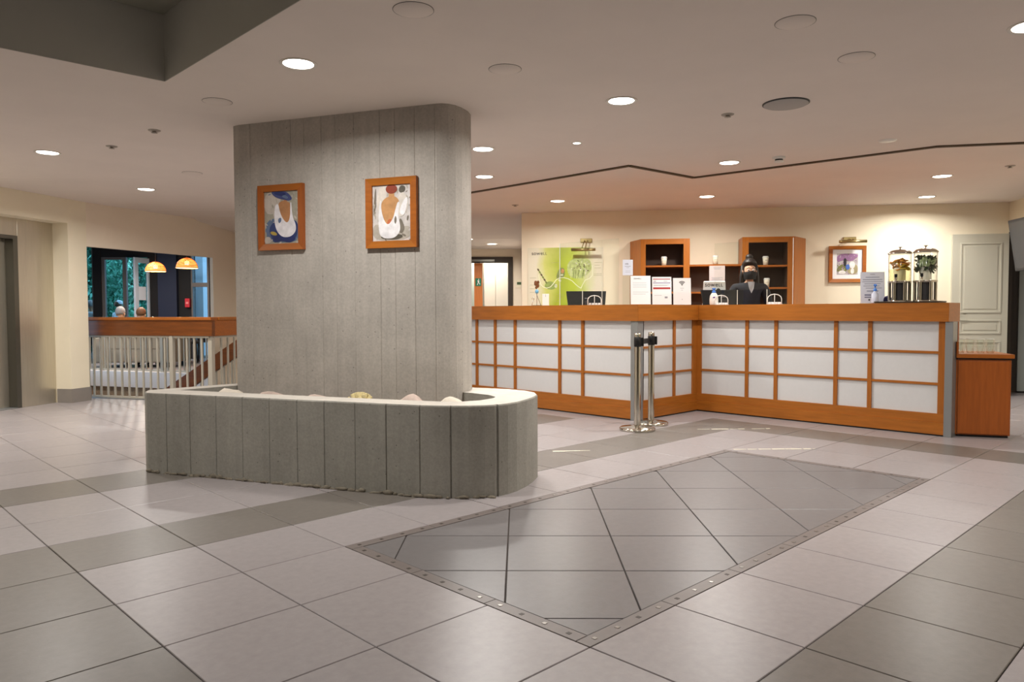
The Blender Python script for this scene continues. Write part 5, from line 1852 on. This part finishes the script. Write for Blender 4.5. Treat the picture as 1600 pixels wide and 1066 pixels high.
px = lambda p: (p - 130) * 0.015416
pv = lambda p, v: (p - 800) / 1167.6 * (18 + v) + 10.33     # along-facade coordinate of a bearing at distance v behind the facade
LM = (F0[0], F0[1], 0)
fc = MB()
fc.box(px(231), px(300), 0, 0.2, 0, 3.0)
fc.box(px(326), 6.4, 0, 0.2, 0, 3.0)
fc.box(px(158), px(231), 0, 0.2, 2.44, 3.0)
fc.box(px(146), px(158), -0.02, 0.2, 0, 3.0)
fc.box(px(60), px(146), 0, 0.2, 2.75, 3.0).box(px(-30), px(60), 0, 0.2, 0, 3.0)
fc.box(px(300), px(326), 0, 0.2, 2.75, 3.0)
struct(fc.build('wall_lounge', M_BLACKW, loc=LM, rotz=fr2), 'near black wall between the lounge windows')
struct(MB().box(px(250), px(279), -0.12, 0.0, 0, 3.0).build('trim_5', M_NAVY, loc=LM, rotz=fr2), 'navy blue wall pier in the lounge')
struct(MB().box(px(-30), 6.4, -7.0, 0.2, 2.78, 2.9).build('ceiling_lounge', M_BLACKW, loc=LM, rotz=fr2), 'black lounge ceiling')
struct(MB().box(6.4, 6.5, -6, 0.2, 0, 2.9).box(px(-40), px(-40) + 0.1, -7, 0.2, 0, 2.9).build('wall_lounge_side', M_BLACKW, loc=LM, rotz=fr2), 'black side walls of the lounge')
M_FRAME = mat('taupe_window_frame', (96, 88, 84), rough=0.5)
M_FRAMEL = mat('pale_blue_grey_frame', (190, 200, 214), rough=0.4)
# window 1 at the far left, window 2 at the right
w1 = struct(MB().box(px(60), px(146), 0.02, 0.10, 2.68, 2.75).box(px(143), px(146), 0.02, 0.1, 0, 2.7).box(px(60), px(63), 0.02, 0.1, 0, 2.7).build('window_1', M_FRAME, loc=LM, rotz=fr2), 'tall lounge window at the left of the opening')
MB().box(px(63), px(143), 0.05, 0.056, 0, 2.68).build('pane', M_GLASSW, w1)
w2 = struct(MB().box(px(299), px(301), -0.02, 0.1, 0, 2.75).box(px(324), px(327), -0.02, 0.1, 0, 2.75).box(px(301), px(324), -0.02, 0.1, 1.72, 1.82).box(px(301), px(324), -0.02, 0.1, 2.69, 2.75).build('window_2', M_FRAME, loc=LM, rotz=fr2), 'narrow lounge window with one transom')
MB().box(px(301), px(324), 0.04, 0.046, 0, 1.72).build('pane', M_GLASSW, w2)
MB().box(px(301), px(324), 0.04, 0.046, 1.82, 2.69).build('pane', M_GLASSW, w2)
# glazed doors: one shut, one swung open
g1 = struct(MB().box(px(158), px(163), 0.02, 0.1, 0, 2.46).box(px(191), px(196.5), 0.02, 0.1, 0, 2.46).box(px(163), px(191), 0.02, 0.1, 2.38, 2.46).box(px(163), px(191), 0.02, 0.1, 0, 0.12).build('door_4', M_FRAME, loc=LM, rotz=fr2, bevel=0.004), 'shut glazed door leaf of the lounge')
MB().box(px(163), px(191), 0.05, 0.056, 0.12, 2.38).build('pane', M_GLASSW, g1)
w = 0.52
g2 = struct(MB().box(0, 0.07, 0, 0.05, 0, 2.40).box(w - 0.12, w, 0, 0.05, 0, 2.40).box(0.07, w - 0.12, 0, 0.05, 2.28, 2.40).box(0.07, w - 0.12, 0, 0.05, 0, 0.14).build('door_5', M_FRAMEL, loc=lg(px(231), 0.0), rotz=fr2 + R(-100), bevel=0.004), 'open glazed door leaf swung into the lounge')
MB().box(0.07, w - 0.12, 0.02, 0.026, 0.14, 2.28).build('pane', M_GLASSW, g2)
MB().box(0.12, 0.38, 0.030, 0.034, 1.40, 1.72).build('paper_poster', M_BLUISH, g2)
# red box
t = thing('red_wall_box', 'small red alarm box on the black lounge wall', 'alarm box', lg(px(294.5), -0.02, 1.23), fr2)
MB().box(-0.055, 0.055, -0.08, 0.02, 0, 0.21).build('box', mat('red_plastic', (190, 24, 36), rough=0.4), t, bevel=0.006)
MB().box(-0.03, 0.03, -0.084, -0.08, 0.08, 0.13).build('label_plate', mat('pinkish_label', (220, 130, 130)), t)


# pendant lamps
def pendant(label, loc, r):
    t = thing('pendant_lamp', label, 'lamp', loc, 0, 'slatted pendant lamps')
    M_SL = bpy.data.materials.get('amber_slats') or mat('amber_slats', (196, 98, 34), rough=0.6, var=0.6, scale=9, stretch=(2.5, 2.5, 40), emit=0.7)
    pr_ = []
    n = 11
    for k in range(n):
        a = R(90) * k / (n - 1)
        pr_.append((a, r * math.cos(a), r * 0.98 * math.sin(a)))
    for k in range(n - 1):
        a, ra, za = pr_[k]
        b_, rb, zb = pr_[k + 1]
        MB().lathe([(ra * 0.985, za + 0.002), (ra * 1.015, za + 0.006), ((ra * .4 + rb * .6) * 1.01, zb - 0.004), (max(rb, 0.02) * 0.985, zb - 0.002)], n=28, cap=False).build('slat_ring', M_SL, t)
    MB().lathe([(r * 0.96, 0.004), (r * 1.0, -0.004), (r * 1.01, 0.006)], n=28, cap=False).build('bottom_rim', mat('lit_rim', (255, 206, 130), emit=1.3), t)
    MB().ico((0, 0, r * 0.5), 0.05).build('bulb', mat('warm_bulb', (255, 214, 150), emit=8), t)
    pl_l = bpy.data.lights.new('pendant_lamp_light', 'POINT')
    pl_l.energy = 55
    pl_l.shadow_soft_size = 0.08
    pl_l.color = (1.0, 0.85, 0.65)
    pl_o = bpy.data.objects.new('pendant_lamp_light', pl_l)
    pl_o.location = (loc[0], loc[1], loc[2] - 0.04)
    COL.objects.link(pl_o)
    MB().tube([(0, 0, r), (0, 0, 2.78 - loc[2])], 0.006, n=6).build('cord', M_BLACK, t)
    return t


pendant('round slatted amber pendant lamp hanging lower over the lounge', (5.79, 16.80, 1.985), 0.205)
pendant('round slatted amber pendant lamp close under the beige wall edge', (5.88, 15.31, 1.995), 0.205)

for k, (u_, v_, lab) in enumerate(((1.2, -4.9, 'unseen downlight added in the black lounge ceiling to light the floor before the sofa'), (3.0, -4.7, 'unseen downlight added in the black lounge ceiling to light the floor before the dark chairs'), (2.4, -2.2, 'unseen downlight added in the black lounge ceiling to light the sofa'))):
    dup(dl, lg(u_, v_, 2.78), 0, lab, 'added lounge downlights')
    lamp_area('downlight_lamp', lg(u_, v_, 2.75), 45, 0.16)  # added to brighten the sofa and slab edge, fixtures out of sight

# sofa
so = thing('sofa', 'long beige sofa seen from behind between the balusters', 'sofa', lg(pv(141, -3.1) + 0.16, -3.1, 0), fr2)
SL = 1.30
MB().box(0, SL, 0, 0.16, 0.10, 0.78).build('backrest', M_SOFA, so, bevel=0.03)
MB().box(0, SL, 0.16, 0.85, 0.10, 0.40).build('seat_base', M_SOFA, so, bevel=0.03)
MB().box(-0.16, 0.0, 0.0, 0.85, 0.10, 0.60).build('armrest', M_SOFA, so, bevel=0.03)
MB().box(SL, SL + 0.16, 0.0, 0.85, 0.10, 0.60).build('armrest', M_SOFA, so, bevel=0.03)
for k in range(3):
    MB().box(0.01 + k * 0.43, 0.425 + k * 0.43, 0.17, 0.84, 0.40, 0.50).build('seat_cushion', M_SOFA, so, bevel=0.03)
    MB().box(0.01 + k * 0.43, 0.425 + k * 0.43, -0.01, 0.0, 0.38, 0.76).build('back_cushion', M_SOFA, so, bevel=0.004)
for x in (0.0, SL):
    for y in (0.06, 0.78):
        MB().box(x - 0.03, x + 0.03, y, y + 0.05, 0, 0.10).build('leg', M_BLACK, so)


def lounge_chair(label, loc, rz):
    t = thing('lounge_chair', label, 'chair', loc, rz, 'dark chairs in the lounge')
    MB().box(-0.24, 0.24, -0.24, 0.24, 0.42, 0.48).build('seat', M_CHAR, t, bevel=0.02)
    MB().box(-0.24, 0.24, 0.20, 0.25, 0.48, 0.86).build('backrest', M_CHAR, t, bevel=0.02)
    for x in (-0.2, 0.2):
        for y in (-0.2, 0.2):
            MB().tube([(x, y, 0), (x * 0.9, y * 0.9, 0.42)], 0.014, n=8).build('leg', M_BLACK, t)
    return t


lounge_chair('dark slim legged chair right of the sofa end', lg(pv(284, -1.8), -1.8), R(20))
lounge_chair('dark slim legged chair near the sloping handrail top', lg(pv(309, -0.9), -0.9), R(200))

human('seated grey haired guest on the sofa, seen over the wooden beam', lg(pv(187, -2.65), -2.65, 0.0), fr2 + R(180), 1.08, True, M_SHIRTG, M_TROUS, M_HAIRG)
human('seated brown haired guest on the sofa, near its right end', lg(pv(219.5, -2.65), -2.65, 0.0), fr2 + R(180), 1.06, True, M_BLAZER, M_TROUS, M_HAIRB)
human('grey haired person in a white shirt outside the left window', lg(pv(141, 1.0), 1.0, -0.30), fr2 + R(170), 1.575, False, M_SHIRTW, M_TROUS, M_HAIRG)
human('person in a white cap outside the glazed door', lg(pv(185, 1.6), 1.6, -0.30), fr2 + R(150), 1.575, False, M_SHIRTW, M_TROUS, M_HAIRB, cap=M_SHIRTW)

# outdoors
M_GROUND = mat('terrace_paving', (150, 150, 146), rough=0.9, var=0.1, scale=3)
struct(MB().box(-12, 14, 0.21, 16, -0.36, -0.30).build('ground', M_GROUND, loc=LM, rotz=fr2), 'outdoor terrace ground')
struct(MB().box(pv(290, 1.2), pv(317, 1.2), 1.2, 1.5, -0.3, 4).box(pv(319, 2.2), pv(340, 2.2), 2.2, 2.4, -0.3, 4).build('wall_outside', mat('pale_outdoor_wall', (214, 222, 232), rough=0.9), loc=LM, rotz=fr2), 'pale wall outside the narrow window')
M_LEAF = mat('tree_leaf', (112, 182, 158), rough=0.7, objvar=0.0, var=0.6, scale=1.2, coord='World')


def tree(label, loc, h, r, n, seed):
    random.seed(seed)
    t = thing('tree', label, 'tree', loc)
    tk = MB().tube([(0, 0, 0), (0.05, 0.02, h * 0.25), (-0.03, 0.04, h * 0.5), (0.02, 0, h * 0.8)], [0.14, 0.11, 0.09, 0.03], n=10)
    tk.tube([(0, 0, h * 0.35), (r * 0.4, 0.1, h * 0.6)], [0.06, 0.02], n=8).tube([(0, 0, h * 0.4), (-r * 0.4, -0.1, h * 0.65)], [0.06, 0.02], n=8)
    tk.build('trunk', mat('bark', (84, 72, 60), rough=0.95), t)
    b = MB()
    cl = [(random.uniform(-.7, .7) * r, random.uniform(-.7, .7) * r, h * random.uniform(0.12, 0.95)) for _ in range(26)]
    for k in range(n):
        c = random.choice(cl)
        p = Vector((random.gauss(c[0], r * 0.22), random.gauss(c[1], r * 0.22), max(0.05, random.gauss(c[2], h * 0.08))))
        s_ = random.uniform(0.05, 0.11)
        Mk = Matrix.Translation(p) @ Matrix.Rotation(random.uniform(0, 6.3), 4, 'Z') @ Matrix.Rotation(random.uniform(-1.2, 1.2), 4, 'X')
        b.add([(-s_ * .5, 0, 0), (0, -s_, 0), (s_ * .5, 0, 0), (0, s_, 0.01)], [(0, 1, 2, 3)], 0, False, Mk)
    tag(b.build('foliage', M_LEAF, t), kind='stuff')
    return t


tree('leafy green tree outside the left lounge window', lg(pv(132, 4.0), 4.0, -0.3), 5.0, 1.25, 15000, 1)
tree('leafy green tree outside behind the shut glazed door', lg(pv(172, 5.2), 5.2, -0.3), 5.4, 1.3, 16000, 2)
tree('leafy green tree outside by the open door leaf', lg(pv(208, 6.2), 6.2, -0.3), 5.4, 1.3, 14000, 3)
tree('leafy green tree outside, furthest off between the glazed doors', lg(pv(186, 9.5), 9.5, -0.3), 6.0, 2.6, 18000, 4)
